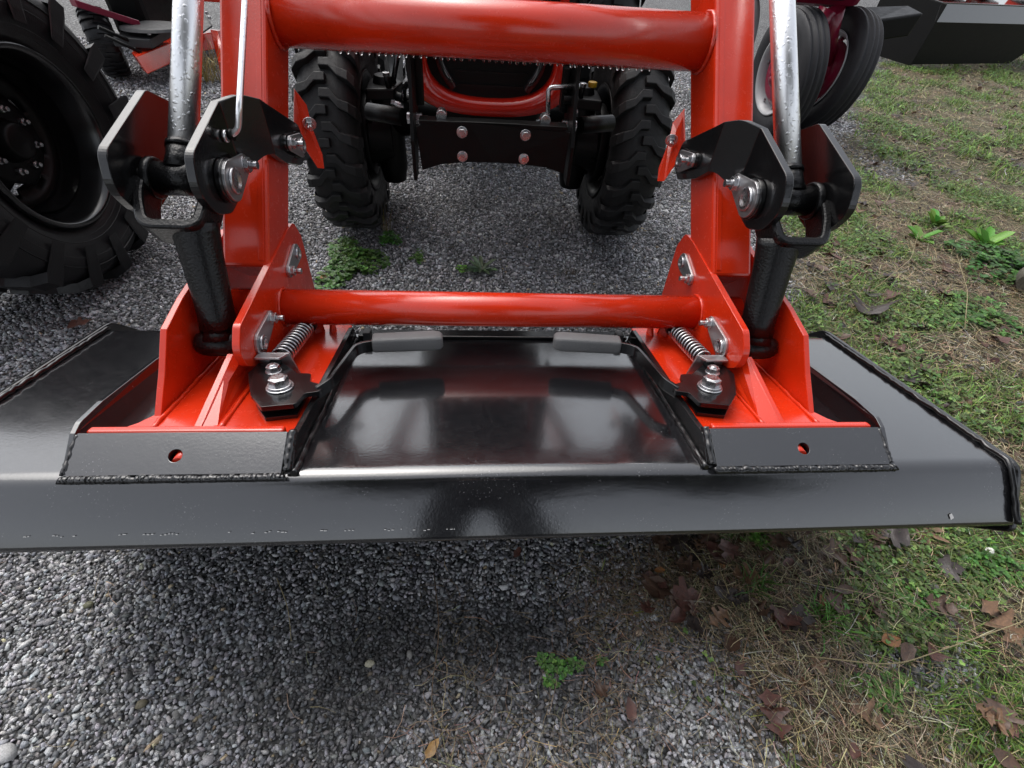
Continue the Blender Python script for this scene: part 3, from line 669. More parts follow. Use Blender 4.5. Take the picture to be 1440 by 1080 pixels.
    m = MB(); m.tube([r0+rd*.05, r0+rd*.62], .0205, 48); m.build('piston_rod', CHROME, LD)
    m = MB(); m.tube([r0+rd*.6, r0+rd*1.2], .034, 40); m.build('cylinder_barrel', DARK, LD)
    # coupler bracket plates
    m = yzslab(QIN, .403, s, .012); ib = m.build('inner_bracket', RED, LD, .001)
    washer_plate(ib, .403, s, (.866, .498), (.813, .491), .019, .013, None)
    washer_plate(ib, .403, s, (.621, .472), (.680, .479), .021, .013, None)
    ring = [Vector((s*.402, TC.y+math.cos(t_)*.0345, TC.z+math.sin(t_)*.0345)) for t_ in np.linspace(0, 2*PI, 40)]
    m = MB(); m.tube([q_+Vector((0, rng.normal(0, .0004), rng.normal(0, .0004))) for q_ in ring], .003, 8, False); m.build('weld_bead', RED, ib)
    m = MB(); pts = [Vector((s*.505, p[0]*1.022, 1-(1-p[1])*1.022)) for p in QOUT]; m.slab(pts, (s*.010, 0, 0)); m.build('outer_bracket', RED, LD, .001)
    # long gusset under the inner plate
    m = MB(); g = [L(s*.436, .072, .020), L(s*.428, .20, .075), Vector((s*.420, .574, .470)), Vector((s*.420, .62, .45)), L(s*.42, .40, .06), L(s*.41, .41, .018), L(s*.405, .08, .018)]
    m.slab(g, (s*.009, 0, 0)); m.build('rib', RED, LD, .001)
    m = MB(); a0 = L(s*.408, .075, .021); a1 = L(s*.412, .40, .021); m.tube([a0.lerp(a1, k/30)+Vector((0, 0, rng.normal(0, .0005))) for k in range(31)], .0035, 8)
    a0 = L(s*.500, .075, .021); a1 = L(s*.501, .40, .021); m.tube([a0.lerp(a1, k/30)+Vector((0, 0, rng.normal(0, .0005))) for k in range(31)], .0035, 8); m.build('weld_bead', RED, LD)
    # base plate with its curved outer flare and front lip
    bp = [(.306, .058), (.566, .058), (.560, .066), (.546, .076), (.528, .092), (.516, .112), (.513, .14), (.512, .17), (.508, .43), (.300, .43), (.296, .40)]
    m = MB(); m.slab([L(s*a_, b_, .011) for a_, b_ in bp], ND*.009); m.build('base_plate', RED, LD, .0012)
    m = MB(); m.slab([L(s*.310, .0495, .020), L(s*.566, .0495, .020), L(s*.566, .0510, .036), L(s*.310, .0510, .036)], UD*.012); m.build('base_lip', RED, LD, .003)
    # small gussets near the far end
    m = MB(); m.slab([L(s*.362, .385, .02), L(s*.346, .40, .02), L(s*.350, .40, .05), L(s*.362, .40, .06)], (s*.005, 0, 0)); m.slab([L(s*.330, .385, .02), L(s*.326, .41, .02), L(s*.33, .41, .055)], (s*.005, 0, 0)); m.build('gusset', RED, LD, .0006)
    # coil spring and its rod
    sa, sb_ = L(s*.374, .235, .047), L(s*.368, .360, .047); axs = (sb_-sa).normalized(); u1 = axs.cross(ND).normalized(); u2 = axs.cross(u1)
    m = MB(); T_ = 12.5; pts = [sa.lerp(sb_, k/300)+(u1*math.cos(2*PI*T_*k/300)+u2*math.sin(2*PI*T_*k/300))*.0148 for k in range(301)]; m.tube(pts, .0021, 8); m.build('coil_spring', ZINC, LD)
    m = MB(); m.tube([sa-axs*.03, sb_+axs*.03], .0095, 16); m.tube([sb_-axs*.001, sb_+axs*.018], .0165, 24); m.build('spring_rod', DARK, LD)
    # spring bracket (bent zinc tab)
    m = MB(); m.slab([L(s*.402, .222, .022), L(s*.402, .222, .064), L(s*.352, .222, .064), L(s*.340, .222, .022)], UD*.004); m.slab([L(s*.401, .206, .060), L(s*.401, .222, .060), L(s*.354, .222, .060), L(s*.362, .206, .060)], ND*.004); m.build('spring_tab', STEEL, LD, .0006)
    # latch: two plates, bolt, nut
    lt_ = rpoly([(.406, .185), (.402, .218), (.372, .226), (.350, .205), (.330, .186), (.308, .184), (.303, .160), (.280, .150), (.280, .132), (.301, .126), (.306, .098), (.352, .090), (.378, .122)], .005, 3)
    m = MB(); m.slab([L(s*a_, b_, .040) for a_, b_ in lt_], ND*.008); m.slab([L(s*a_, b_, .021) for a_, b_ in [(.400, .19), (.36, .2), (.31, .178), (.308, .100), (.351, .092), (.375, .124)]], ND*.006); m.box(L(s*.345, .145, .034), (.03, .05, .014), Matrix.Rotation(-A, 3, 'X')); lp_ = m.build('latch_plate', BLACKG, LD, .0012)
    m = MB(); bc = L(s*.342, .142, .048)
    m.tube([bc, bc+ND*.003], .020, 28); m.tube([bc+ND*.003, bc+ND*.007], .0175, 28); m.hexa(bc+ND*.006, ND, .0145, .012); m.tube([bc+ND*.018, bc+ND*.0195], [.0125, .009], 24); m.build('bolt', ZINC, lp_, .001)
    m = MB(); bc = L(s*.368, .190, .048); m.tube([bc, bc+ND*.0025], .0125, 24); m.hexa(bc+ND*.002, ND, .0105, .009); m.tube([bc+ND*.010, bc+ND*.014], [.008, .0045], 16); m.build('nut', ZINC, lp_, .0008)
    # release lever and rubber grip
    m = MB(); pth = arc_path([L(s*.288, .140, .040), L(s*.272, .160, .044), L(s*.253, .268, .05), L(s*.222, .282, .05), L(s*.17, .300, .05)], [.008, .015, .02], 5)
    vs = []; n = len(pth)
    for i in range(n):
        T = (pth[min(i+1, n-1)]-pth[max(i-1, 0)]).normalized(); q_ = T.cross(ND).normalized()
        for (a_, b_) in ((-1, -1), (1, -1), (1, 1), (-1, 1)): vs.append(pth[i]+q_*a_*.003+ND*b_*.0105)
    m.add(vs, [(i*4+k, i*4+(k+1) % 4, (i+1)*4+(k+1) % 4, (i+1)*4+k) for i in range(n-1) for k in range(4)]+[(0, 1, 2, 3), (n*4-4, n*4-3, n*4-2, n*4-1)]); lv = m.build('release_lever', BLACKG, LD, .0008)
    g0, g1_ = L(s*.228, .286, .052), L(s*.104, .300, .052); gd = (g1_-g0).normalized(); gs = gd.cross(ND).normalized()
    m = MB(); vs = []; kk = [(0, .92), (.03, 1.0), (.86, 1.06), (.96, .95), (1, .7)]
    sec = rpoly([(-.0175, -.013), (.0175, -.013), (.0165, .013), (-.0165, .013)], .006, 3); 
    for tt, sc in kk:
        for a_ in sec: vs.append(g0.lerp(g1_, tt)+gs*a_.x*sc+ND*a_.y*sc)
    k_ = len(sec); m.add(vs, [(i*k_+j, i*k_+(j+1) % k_, (i+1)*k_+(j+1) % k_, (i+1)*k_+j) for i in range(4) for j in range(k_)], True); m.add(vs[:k_], [tuple(range(k_))]); m.add(vs[-k_:], [tuple(range(k_))]); m.build('rubber_grip', GRIP, lv)
    # red locking wedge seen through the hook hole
    m = MB(); m.tube([L(s*.4405, .046, .009), L(s*.4375, .016, .009)], .0085, 14); m.build('locking_wedge', RED, LD)
# bucket level indicator rod on the left
m = MB(); m.tube(arc_path([(-.434, .812, .729), (-.411, .812, .738), (-.400, .818, .772), (-.400, .955, .883), (-.41, 1.30, 1.165)], [.012, .012, .02], 6), .0046, 16); m.lathe([(-.004, .004), (-.004, .009), (0, .009), (0, .004)], 20, (-.430, .812, .7305)); m.build('level_indicator_rod', CHROME, LD)
m = MB(); m.tube([(-.420, .812, .733), (-.427, .812, .733)], .0085, 12); m.build('bushing', DARK, LD)

# ------------------------------------------------------------------ bucket
BK = thing('loader_bucket', 'glossy black loader bucket tipped face down on the coupler', 'loader bucket')
XL, XR = -.790, .768
def circ_arc(c, r, a0, a1, n): return [(c[0]+r*math.cos(a0+(a1-a0)*k/n), c[1]+r*math.sin(a0+(a1-a0)*k/n)) for k in range(n+1)]
fold = L(0, 0, 0); lipp = Vector((0, .300, .396)); backend = L(0, .452, 0)
prof = [(.3005, .3915), (.298, .396)]
f2 = Vector((fold.y, fold.z)); l2 = Vector((lipp.y, lipp.z)); b2 = Vector((backend.y, backend.z)); du = (l2-f2).normalized(); dv = (b2-f2).normalized(); rr_ = .014
prof = [l2+Vector((.006, -.009)), l2+Vector((.001, -.003))]
p0 = f2+du*rr_; p1 = f2+dv*rr_; prof += [p0*(1-t_)**2+f2*2*t_*(1-t_)+p1*t_*t_ for t_ in np.linspace(0, 1, 8)]
b3 = b2+Vector((.055, -.06)); prof.insert(2, l2+(f2-l2)*.06); prof.insert(3, p0-du*-.004); prof += [p1+dv*.004, f2+dv*.405, f2+dv*.426]; q0 = f2+dv*.43; q2 = b2+Vector((.028, -.055)); prof += [q0*(1-t_)**2+b2*2*t_*(1-t_)+q2*t_*t_ for t_ in np.linspace(0, 1, 7)]
prof += [Vector((.85, .2)), Vector((.835, .08)), Vector((.80, .03)), Vector((.66, .012))]
prof = [Vector(p) for p in prof]; n = len(prof); th = .006
nor = []
for i in range(n):
    T = (prof[min(i+1, n-1)]-prof[max(i-1, 0)]).normalized(); nor.append(Vector((T.y, -T.x)))
inn = [prof[i]+nor[i]*th for i in range(n)]
NX = 40; vs = []; m = MB()
for k in range(NX+1):
    X = XL+(XR-XL)*k/NX
    for j, p in enumerate(prof): 
        wv_ = .0006*math.sin(X*9+1.3)*(1 if 2 <= j <= 14 else 0); vs.append((X, p.x, p.y+wv_))
fs = [(k*n+i, k*n+i+1, (k+1)*n+i+1, (k+1)*n+i) for k in range(NX) for i in range(n-1)]; m.add(vs, fs, True)
vs = [(XL if k == 0 else XR, p.x, p.y) for k in range(2) for p in inn]; m.add(vs, [(i, i+n, i+n+1, i+1) for i in range(n-1)], True)
m.add([(X, p.x, p.y) for X in (XL, XR) for p in (prof[0], inn[0])], [(0, 1, 3, 2)])
m.build('bucket_shell', BLACK, BK)
m = MB(); m.box((0, .66, .006), (XR-XL, .14, .014)); m.build('cutting_edge', STEEL, BK, .001)
side = rpoly([(lipp.y-.006, lipp.z-.012), (fold.y-.008, fold.z+.008), (L(0, .455, .010).y, L(0, .455, .010).z), (.90, .26), (.865, .07), (.80, .012), (.60, .0), (.42, .20)], [.012, .03, .05, .1, .06, .03, .02, .1], 6)
for s, X in ((-1, XL), (1, XR)):
    m = MB(); m.slab([(X, p[0], p[1]) for p in side], (s*.010, 0, 0)); m.build('side_plate', BLACKG, BK, .003)
    m = MB(); pp = [L(X-s*.002, .004, .004)+Vector((0, 0, 0)), L(X-s*.002, .44, .004)]; l_ = [pp[0].lerp(pp[1], k/60)+Vector((0, rng.normal(0, .0005), rng.normal(0, .0008))) for k in range(61)]
    l0 = [Vector((X-s*.002, lipp.y-.002, lipp.z+.006)).lerp(L(X-s*.002, -.003, .003), k/12)+Vector((rng.normal(0, .0006), 0, 0)) for k in range(12)]
    m.tube(l0+l_, .0042, 8); m.build('weld_bead', BLACKG, BK)
    # standing side bar of the coupler seat
    sp = rpoly([(.002, .0), (.044, .038), (.060, .045), (.11, .046), (.25, .036), (.43, .020), (.43, .0)], [0, .006, .02, .02, .1, .01, 0], 6)
    m = MB(); m.slab([L(s*(.571+.012*min(1, p[0]/.25)), p[0], p[1]) for p in sp], (s*.007, 0, 0)); m.build('seat_side_bar', BLACK, BK, .0008)
    sp = rpoly([(.0, .0), (.040, .034), (.075, .032), (.40, .030), (.415, .0)], [0, .004, .01, .01, 0], 4)
    m = MB(); m.slab([L(s*.289, p[0], p[1]) for p in sp], (s*.009, 0, 0)); m.build('seat_inner_bar', BLACKG, BK, .001)
    m = MB(); pp = [L(s*.2865, .0+k*.4/60, .002) for k in range(61)]; m.tube([q_+Vector((rng.normal(0, .0005), 0, 0)) for q_ in pp], [.0048+rng.normal(0, .0004) for k in range(61)], 8); m.build('weld_bead', BLACKG, BK)
    # hook plate with a round hole
    xa, xb = .302, .572; ua, na, ub, nb = -.001, .004, .046, .037; xh, th_ = .441, .40; rh = .0088; ln = math.hypot(ub-ua, nb-na)
    sl = Vector((0, 0, 0)); e1 = Vector((s, 0, 0)); e2 = (L(0, ub, nb)-L(0, ua, na)).normalized(); nn = e1.cross(e2).normalized(); 
    if nn.z < 0: nn = -nn
    O = L(0, ua, na); W = xb-xa
    outer = []; hole = []
    K = 32
    for k in range(K):
        t_ = 2*PI*k/K; cx_, sx_ = math.cos(t_), math.sin(t_); c0_ = Vector((xh-xa, ln*.44))
        hole.append(c0_+Vector((cx_, sx_))*rh)
        sc = min(((W-c0_.x) if cx_ > 0 else c0_.x)/max(abs(cx_), 1e-6), ((ln-c0_.y) if sx_ > 0 else c0_.y)/max(abs(sx_), 1e-6)); outer.append(c0_+Vector((cx_, sx_))*sc)
    corners = [Vector((0, 0)), Vector((W, 0)), Vector((W, ln)), Vector((0, ln))]
    for cnr in corners:
        j = min(range(K), key=lambda q_: (outer[q_]-cnr).length); outer[j] = cnr
    def W3(p, dz): return O+Vector((s*(xa+p.x), 0, 0))+e2*p.y+nn*dz
    vs = [W3(p, 0) for p in outer]+[W3(p, 0) for p in hole]+[W3(p, -.008) for p in outer]+[W3(p, -.008) for p in hole]; fs = []
    for k in range(K):
        j = (k+1) % K; fs += [(k, j, K+j, K+k), (2*K+j, 2*K+k, 3*K+k, 3*K+j), (K+k, K+j, 3*K+j, 3*K+k), (k, 2*K+k, 2*K+j, j)]
    m = MB(); m.add(vs, fs); m.build('hook_plate', BLACK, BK, .0006)
    m = MB(); nB = 220; wz = np.convolve(rng.normal(0, 1, nB+5), [.3, .6, .3, .1, .1], 'valid')
    pp = [L(s*(.297+(.576-.297)*k/nB), -.0048+.0008*wz[k], .000+rng.normal(0, .0003)) for k in range(nB+1)]
    m.tube(pp, [.0052+.0006*wz[k]+rng.normal(0, .0003) for k in range(nB+1)], 10)
    pp = [L(s*(.573+rng.normal(0, .0004)), .001+.045*k/16, .004+.030*k/16) for k in range(17)]; m.tube(pp, [.0035+rng.normal(0, .0004) for k in range(17)], 8)
    pp = [L(s*(.295+rng.normal(0, .0004)), .001+.045*k/16, .006+.033*k/16) for k in range(17)]; m.tube(pp, [.0055+rng.normal(0, .0005) for k in range(17)], 10)
    m.build('weld_bead', BLACKG, BK)
# ledge behind the grips
m = MB(); m.slab([L(-.285, .405, .001), L(.285, .405, .001), L(.285, .437, .001), L(-.285, .437, .001)], ND*.007); m.build('stiffener_strip', BLACKG, BK, .002)
for X, u in ((-.262, .395), (.262, .395)):
    m = MB(); m.box(L(X, u, .014), (.014, .024, .02), Matrix.Rotation(-A, 3, 'X')); m.build('stop_block', GREYP, BK, .001)

# ------------------------------------------------------------------ wheels
def tyre_profile(R, w, rr, belly=.5):
    h = w/2; return [(-h*.78, rr), (-h*.92, rr+(R-rr)*.2), (-h, rr+(R-rr)*.5), (-h*.97, rr+(R-rr)*.75), (-h*.86, R-.018*R/.35), (-h*.6, R-.002), (-h*.3, R), (0, R), (h*.3, R), (h*.6, R-.002), (h*.86, R-.018*R/.35), (h*.97, rr+(R-rr)*.75), (h, rr+(R-rr)*.5), (h*.92, rr+(R-rr)*.2), (h*.78, rr), (h*.7, rr-.01), (-h*.7, rr-.01)]
def lugs(m, R, w, n, lh, wd, sweep, both=True, drop=.05):
    """bent tread bars: R is the outer radius, the carcass sits lh lower"""
    h = w/2
    for i in range(n):
        for sd_ in (-1, 1):
            t0 = 2*PI*(i+(.5 if sd_ > 0 else 0))/n
            st_ = [(-.10*h, 0, R, 1.0), (.22*h, .0, R, 1.05), (.48*h, sweep*.55, R, 1.0), (.80*h, sweep*.75, R-.004, 1.15), (1.0*h, sweep*.95, R-.022, 1.3), (1.03*h, sweep, R-drop-.02, 1.2)]
            vs = []
            for (x_, dt, r_, wf) in st_:
                for (da, rr2) in ((-1, r_-lh-.006), (-.8, r_), (.8, r_), (1, r_-lh-.006)):
                    an_ = t0-dt+da*wd*wf/R/2; vs.append((sd_*x_, rr2*math.sin(an_), rr2*math.cos(an_)))
            k = len(st_); fs = [(a*4+b_, a*4+b_+1, (a+1)*4+b_+1, (a+1)*4+b_) for a in range(k-1) for b_ in range(3)]+[(0, 1, 2, 3), (k*4-4, k*4-3, k*4-2, k*4-1)]
            m.add(vs, fs)
def wheel(parent, C, R, w, rr, n, lh, wd, sweep, tm, rm, disc, lean=0, drop=.05, name='front_wheel'):
    rim = MB(); h = w/2*.8
    rim.lathe([(-h-.006, rr+.012), (-h-.008, rr+.004), (-h, rr-.012), (-h*.6, rr-.03), (h*.6, rr-.03), (h, rr-.012), (h+.008, rr+.004), (h+.006, rr+.012), (h-.004, rr+.002), (h*.6, rr-.018), (-h*.6, rr-.018), (-h+.004, rr+.002)], 72)
    if disc is not None:
        rim.lathe([(disc, 0), (disc, rr*.42), (disc+.03*(1 if disc < 0 else -1), rr*.6), (disc+.01, rr*.86), (disc, rr-.02), (disc+.008, rr-.02), (disc+.018, rr*.86), (disc+.038*(1 if disc < 0 else -1), rr*.6), (disc+.008, rr*.42), (disc+.008, 0)], 64, closed=False)
    ro = rim.build(name, rm, parent); ro.matrix_parent_inverse = Matrix.Identity(4)
    ro.location = C; ro.rotation_euler = (0, lean, 0)
    ty = MB(); ty.lathe(tyre_profile(R-lh, w*.97, rr), 96)
    if n: lugs(ty, R, w, n, lh, wd, sweep, drop=drop)
    to = ty.build('tyre', tm, ro, .0025 if n else 0); to.matrix_parent_inverse = Matrix.Identity(4); 
    return ro

# ------------------------------------------------------------------ tractor in the middle
TR = thing('tractor', 'red tractor with black axle seen behind the loader', 'tractor')
for s in (-1, 1):
    wheel(TR, (s*.542+.008, 2.05, .355), .362, .20, .20, 23, .018, .034, .15, RUBBER, DARK, 0)
    o = wheel(TR, (s*.66, 3.45, .55), .55, .30, .30, 18, .035, .05, .3, RUBBERW, DARK, s*-.03, name='rear_wheel')
    # knuckle and hub
    m = MB(); m.tube([(s*.375, 2.04, .18), (s*.375, 2.04, .24), (s*.375, 2.04, .5), (s*.375, 2.04, .56)], [.045, .056, .054, .036], 24)
    m.tube([(s*.36, 2.04, .355), (s*.50, 2.04, .355)], [.085, .12], 28); m.tube([(s*.44, 2.04, .355), (s*.47, 2.04, .355)], .145, 32); kn = m.build('steering_knuckle', DARK, TR, .003)
    m = MB(); m.slab([(s*.43, 1.93, .50), (s*.33, 1.95, .50), (s*.31, 2.06, .50), (s*.36, 2.12, .50), (s*.44, 2.08, .50)], (0, .01, .035)); m.build('knuckle_cap', DARK, TR, .006)
    for k in range(6):
        a = k*PI/3+.3; m = MB(); m.hexa((s*.437, 2.04+math.cos(a)*.11, .355+math.sin(a)*.11), (-s, 0, 0), .009, .012); m.build('bolt', DARK, kn, .001)
    m = MB(); m.tube([(s*.17, 1.98, .47), (s*.37, 1.97, .52)], .014, 14); m.tube([(s*.35, 1.97, .53), (s*.355, 1.97, .575)], .011, 12); m.build('tie_rod', DARK, TR)
    m = MB(); m.hexa((s*.355, 1.97, .57), (0, 0, 1), .013, .012); m.build('tie_rod_nut', ZINC, TR, .001)
    # vertical side plates ahead of the axle
    m = MB(); m.slab([(s*.183, 1.165, .53), (s*.183, 1.20, .53), (s*.183, 1.31, .63), (s*.183, 1.34, .95), (s*.183, 1.27, .95), (s*.183, 1.20, .70), (s*.183, 1.165, .62)], (s*.008, 0, 0)); m.build('frame_plate', DARK, TR, .001)
    m = MB(); m.hexa((s*.192, 1.245, .645), (s, 0, 0), .0125, .012); m.build('frame_nut', ZINC, TR, .0008); m = MB(); m.hexa((s*.183, 1.245, .645), (-s, 0, 0), .0125, .014); m.tube([(s*.172, 1.245, .645), (s*.155, 1.245, .645)], .007, 12); m.build('frame_bolt', ZINC, TR, .0008)
    m = MB(); m.tube([(s*.215, 1.25, .645), (s*.30, 1.28, .645)], .019, 20); m.build('pivot_sleeve', DARK, TR)
m = MB(); m.tube([(-.37, 2.05, .41), (-.2, 2.05, .43), (0, 2.05, .44), (.2, 2.05, .43), (.37, 2.05, .41)], [.06, .075, .10, .075, .06], 28); m.build('front_axle', DARK, TR)
m = MB(); m.tube([(-.3, 1.96, .475), (.3, 1.96, .475)], .026, 20); m.build('steering_cylinder', DARK, TR)
m = MB(); m.slab([(-.16, 1.62, .45), (.16, 1.62, .45), (.16, 3.2, .5), (-.16, 3.2, .5)], (0, 0, .16)); m.build('chassis_frame', DARK, TR, .01)
m = MB(); m.box((0, 3.0, .62), (.5, 1.0, .4)); m.tube([(-.5, 3.45, .55), (.5, 3.45, .55)], .11, 20); m.build('transmission', DARK, TR, .03)
# bumper plate with arched lower edge, two faces meeting at a slight crease
m = MB()
top = [(-.178, .648), (-.15, .660), (-.06, .665), (0, .666), (.06, .665), (.15, .660), (.178, .650)]
bot = [(.176, .556), (.13, .570), (.06, .577), (0, .579), (-.06, .577), (-.125, .568), (-.170, .552)]
pl = top+bot
m.slab([(x_, 1.165+abs(x_)*.05, z_) for x_, z_ in pl], (0, .008, 0)); bp = m.build('bumper_plate', DARK, TR, .0015)
m = MB(); m.slab([(-.17, 1.17, .655), (.17, 1.17, .655), (.17, 1.205, .655), (-.17, 1.205, .655)], (0, 0, .008)); m.build('bumper_shelf', DARK, TR, .001)
for x_ in (-.073, .073):
    for z_ in (.643, .590):
        m = MB(); m.tube([(x_, 1.169, z_), (x_, 1.165, z_)], .0125, 20); m.hexa((x_, 1.166, z_), (0, -1, 0), .0095, .009); m.build('bolt', ZINC, bp, .0008)
# hood nose: red U surround, black grille, lamps, hood body
def ucurve(w_, zb, zt, y, n=24, p=2.6):
    out = [(-w_, y, zt)]
    for k in range(n+1):
        t_ = PI-PI*k/n; c_, s_ = math.cos(t_), math.sin(t_); out.append((w_*math.copysign(abs(c_)**(2/p), c_), y, zb+(.10)*(1-abs(s_)**(2/p))))
    out.append((w_, y, zt)); return out
oc = ucurve(.215, .600, 1.05, 1.45); ic = ucurve(.172, .630, 1.05, 1.44)
m = MB(); k = len(oc); m.add(oc+ic, [(i, i+1, k+i+1, k+i) for i in range(k-1)], True)
oc2 = [(a*1.05, 1.62, c_-.002) for a, b_, c_ in oc]; m.add(oc+oc2, [(i, i+1, k+i+1, k+i) for i in range(k-1)], True)
ic2 = [(a, 1.52, c_) for a, b_, c_ in ic]; m.add(ic+ic2, [(i, i+1, k+i+1, k+i) for i in range(k-1)], True); m.build('hood_surround', REDHOOD, TR)
m = MB(); a_ = ucurve(.228, .588, 1.05, 1.50); b_2 = [(x_*1.03, 1.66, z_) for x_, y_, z_ in a_]; c2 = [(x_*.93, 1.50, z_+.012) for x_, y_, z_ in a_]
m.add(a_+b_2, [(i, i+1, k+i+1, k+i) for i in range(k-1)], True); m.add(a_+c2, [(i, i+1, k+i+1, k+i) for i in range(k-1)], True); m.build('hood_seal', DARK, TR)
m = MB(); g_ = [(x_, 1.515, z_) for x_, y_, z_ in ic]; m.slab(g_, (0, .01, 0)); gg = m.build('grille', PLAST, TR)
m = MB()
for i in range(12): m.box((0, 1.508, .66+i*.032), (.2, .006, .006))
m.build('grille_bar', PLAST, gg)
for s in (-1, 1):
    m = MB(); pts = arc_path([(s*.10, 1.50, .655), (s*.135, 1.498, .70), (s*.15, 1.495, .80)], .05, 6); m.tube(pts, [.012]*len(pts), 12); m.build('headlight', LAMP, TR)
m = MB(); m.slab([(-.225, 1.60, .66), (.225, 1.60, .66), (.24, 1.60, .95), (.2, 1.60, 1.18), (-.2, 1.60, 1.18), (-.24, 1.60, .95)], (0, 1.3, .05)); m.build('hood', REDHOOD, TR, .03)
m = MB(); m.box((0, 3.1, 1.1), (.8, .7, .5)); m.build('operator_deck', DARK, TR, .05)
# brush guard uprights and crossbar just under the loader tube
m = MB()
for s in (-1, 1): m.tube([(s*.18, 1.30, .66), (s*.175, 1.33, 1.1)], .014, 12)
m.box((0, 1.315, .845), (.42, .03, .035)); m.build('brush_guard', DARK, TR, .002)
# L shaped parking pin
m = MB(); m.tube(arc_path([(.131, 1.24, .668), (.127, 1.25, .722), (.200, 1.25, .728)], .012, 6), .0055, 14); m.build('locking_pin', ZINC, TR)
m = MB(); m.box((.168, 1.27, .72), (.014, .03, .08)); m.box((.188, 1.27, .72), (.008, .03, .09)); m.tube([(.165, 1.25, .70), (.20, 1.25, .70)], .010, 12); m.build('pin_bracket', DARK, TR, .002)
m = MB(); m.tube([(.385, 1.95, .575), (.385, 1.95, .592)], .016, 14); m.build('filler_cap', YELLOW, TR, .002)
m = MB(); m.tube([(.325, 1.965, .31), (.325, 1.955, .31)], .008, 12); m.build('plug', YELLOW, TR)

# ------------------------------------------------------------------ big wheel at the left
BW = thing('parked_tractor', 'parked tractor at left edge showing one big black lugged front wheel', 'tractor', (-1.28, 1.56, 0))
def lw(mb, name, material, parent, bevel=0):
    o = mb.build(name, material, None, bevel); o.parent = parent; return o
Cw = (0, 0, .444)
m = MB(); R_, wW, rR = .444, .34, .24
pf = [(x_-wW/2, r_) for x_, r_ in tyre_profile(R_-.022, wW, rR)]
pf = [p for p in pf]
m.lathe(pf, 120, Cw)
tmp = MB(); lugs(tmp, R_, wW, 16, .024, .05, .2, drop=.10); m.add([(v_[0]-wW/2, v_[1], v_[2]+Cw[2]) for v_ in tmp.v], tmp.f)
for rr2, hh in ((.27, .0022), (.285, .0022), (.33, .003), (.36, .002)):
    # sidewall rings
    fx_ = np.interp(rr2, [rR, rR+(R_-rR)*.2, rR+(R_-rR)*.5, rR+(R_-rR)*.75], [wW/2*.78, wW/2*.92, wW/2, wW/2*.97])-wW/2
    m.lathe([(fx_-.003, rr2-.003), (fx_+hh, rr2-.001), (fx_+hh, rr2+.001), (fx_-.003, rr2+.003)], 96, Cw)
ty_m = m
m = MB(); m.lathe([(-.030, .246), (-.018, .244), (-.012, .236), (-.018, .226), (-.035, .222), (-.05, .214), (-.075, .211), (-.09, .203), (-.13, .200), (-.16, .192), (-.24, .192), (-.24, .24), (-.245, .24), (-.245, .186), (-.155, .186), (-.125, .195), (-.09, .197)], 96, Cw, True, False); rm_ = lw(m, 'front_wheel', BLACKG, BW); lw(ty_m, 'tyre', RUBBERW, rm_, .003)
# dished disc with hand holes
m = MB(); K = 96; rings = [(.19, -.15), (.178, -.142), (.165, -.150), (.15, -.165), (.138, -.165), (.13, -.15), (.118, -.133), (.105, -.13), (.06, -.130), (.045, -.13)]
vs = []; fs = []
for i, (r_, x_) in enumerate(rings):
    for k in range(K): a = 2*PI*k/K; vs.append((x_, r_*math.cos(a), Cw[2]+r_*math.sin(a)))
for i in range(len(rings)-1):
    for k in range(K):
        if i in (3, 4, 5) and (k % 12) in (3, 4, 5, 6, 7): continue
        fs.append((i*K+k, i*K+(k+1) % K, (i+1)*K+(k+1) % K, (i+1)*K+k))
m.add(vs, fs, True); ds = lw(m, 'disc', DARK, rm_); sm = ds.modifiers.new('thickness', 'SOLIDIFY'); sm.thickness = .006
m = MB(); m.lathe([(-.15, .062), (-.128, .060), (-.112, .052), (-.098, .05), (-.092, .042), (-.092, 0)], 48, Cw, True, False); hb = lw(m, 'hub', DARK, rm_)
m = MB(); m.lathe([(-.26, .175), (-.26, .12), (-.2, .1), (-.17, .05)], 40, Cw, True, False); m.tube([(-.17, 0, Cw[2]), (-.6, 0, Cw[2])], .06, 20); lw(m, 'axle', DARK, BW); m = MB(); m.box((-1.1, .3, .75), (.5, 1.8, .5)); lw(m, 'chassis', DARK, BW, .05)
for k in range(8):
    a = 2*PI*k/8+.35; m = MB(); m.hexa((-.13, .083*math.cos(a), Cw[2]+.083*math.sin(a)), (1, 0, 0), .0105, .012); m.tube([(-.118, .083*math.cos(a), Cw[2]+.083*math.sin(a)), (-.105, .083*math.cos(a), Cw[2]+.083*math.sin(a))], .0065, 12); lw(m, 'lug_bolt', ZINC, rm_, .001)

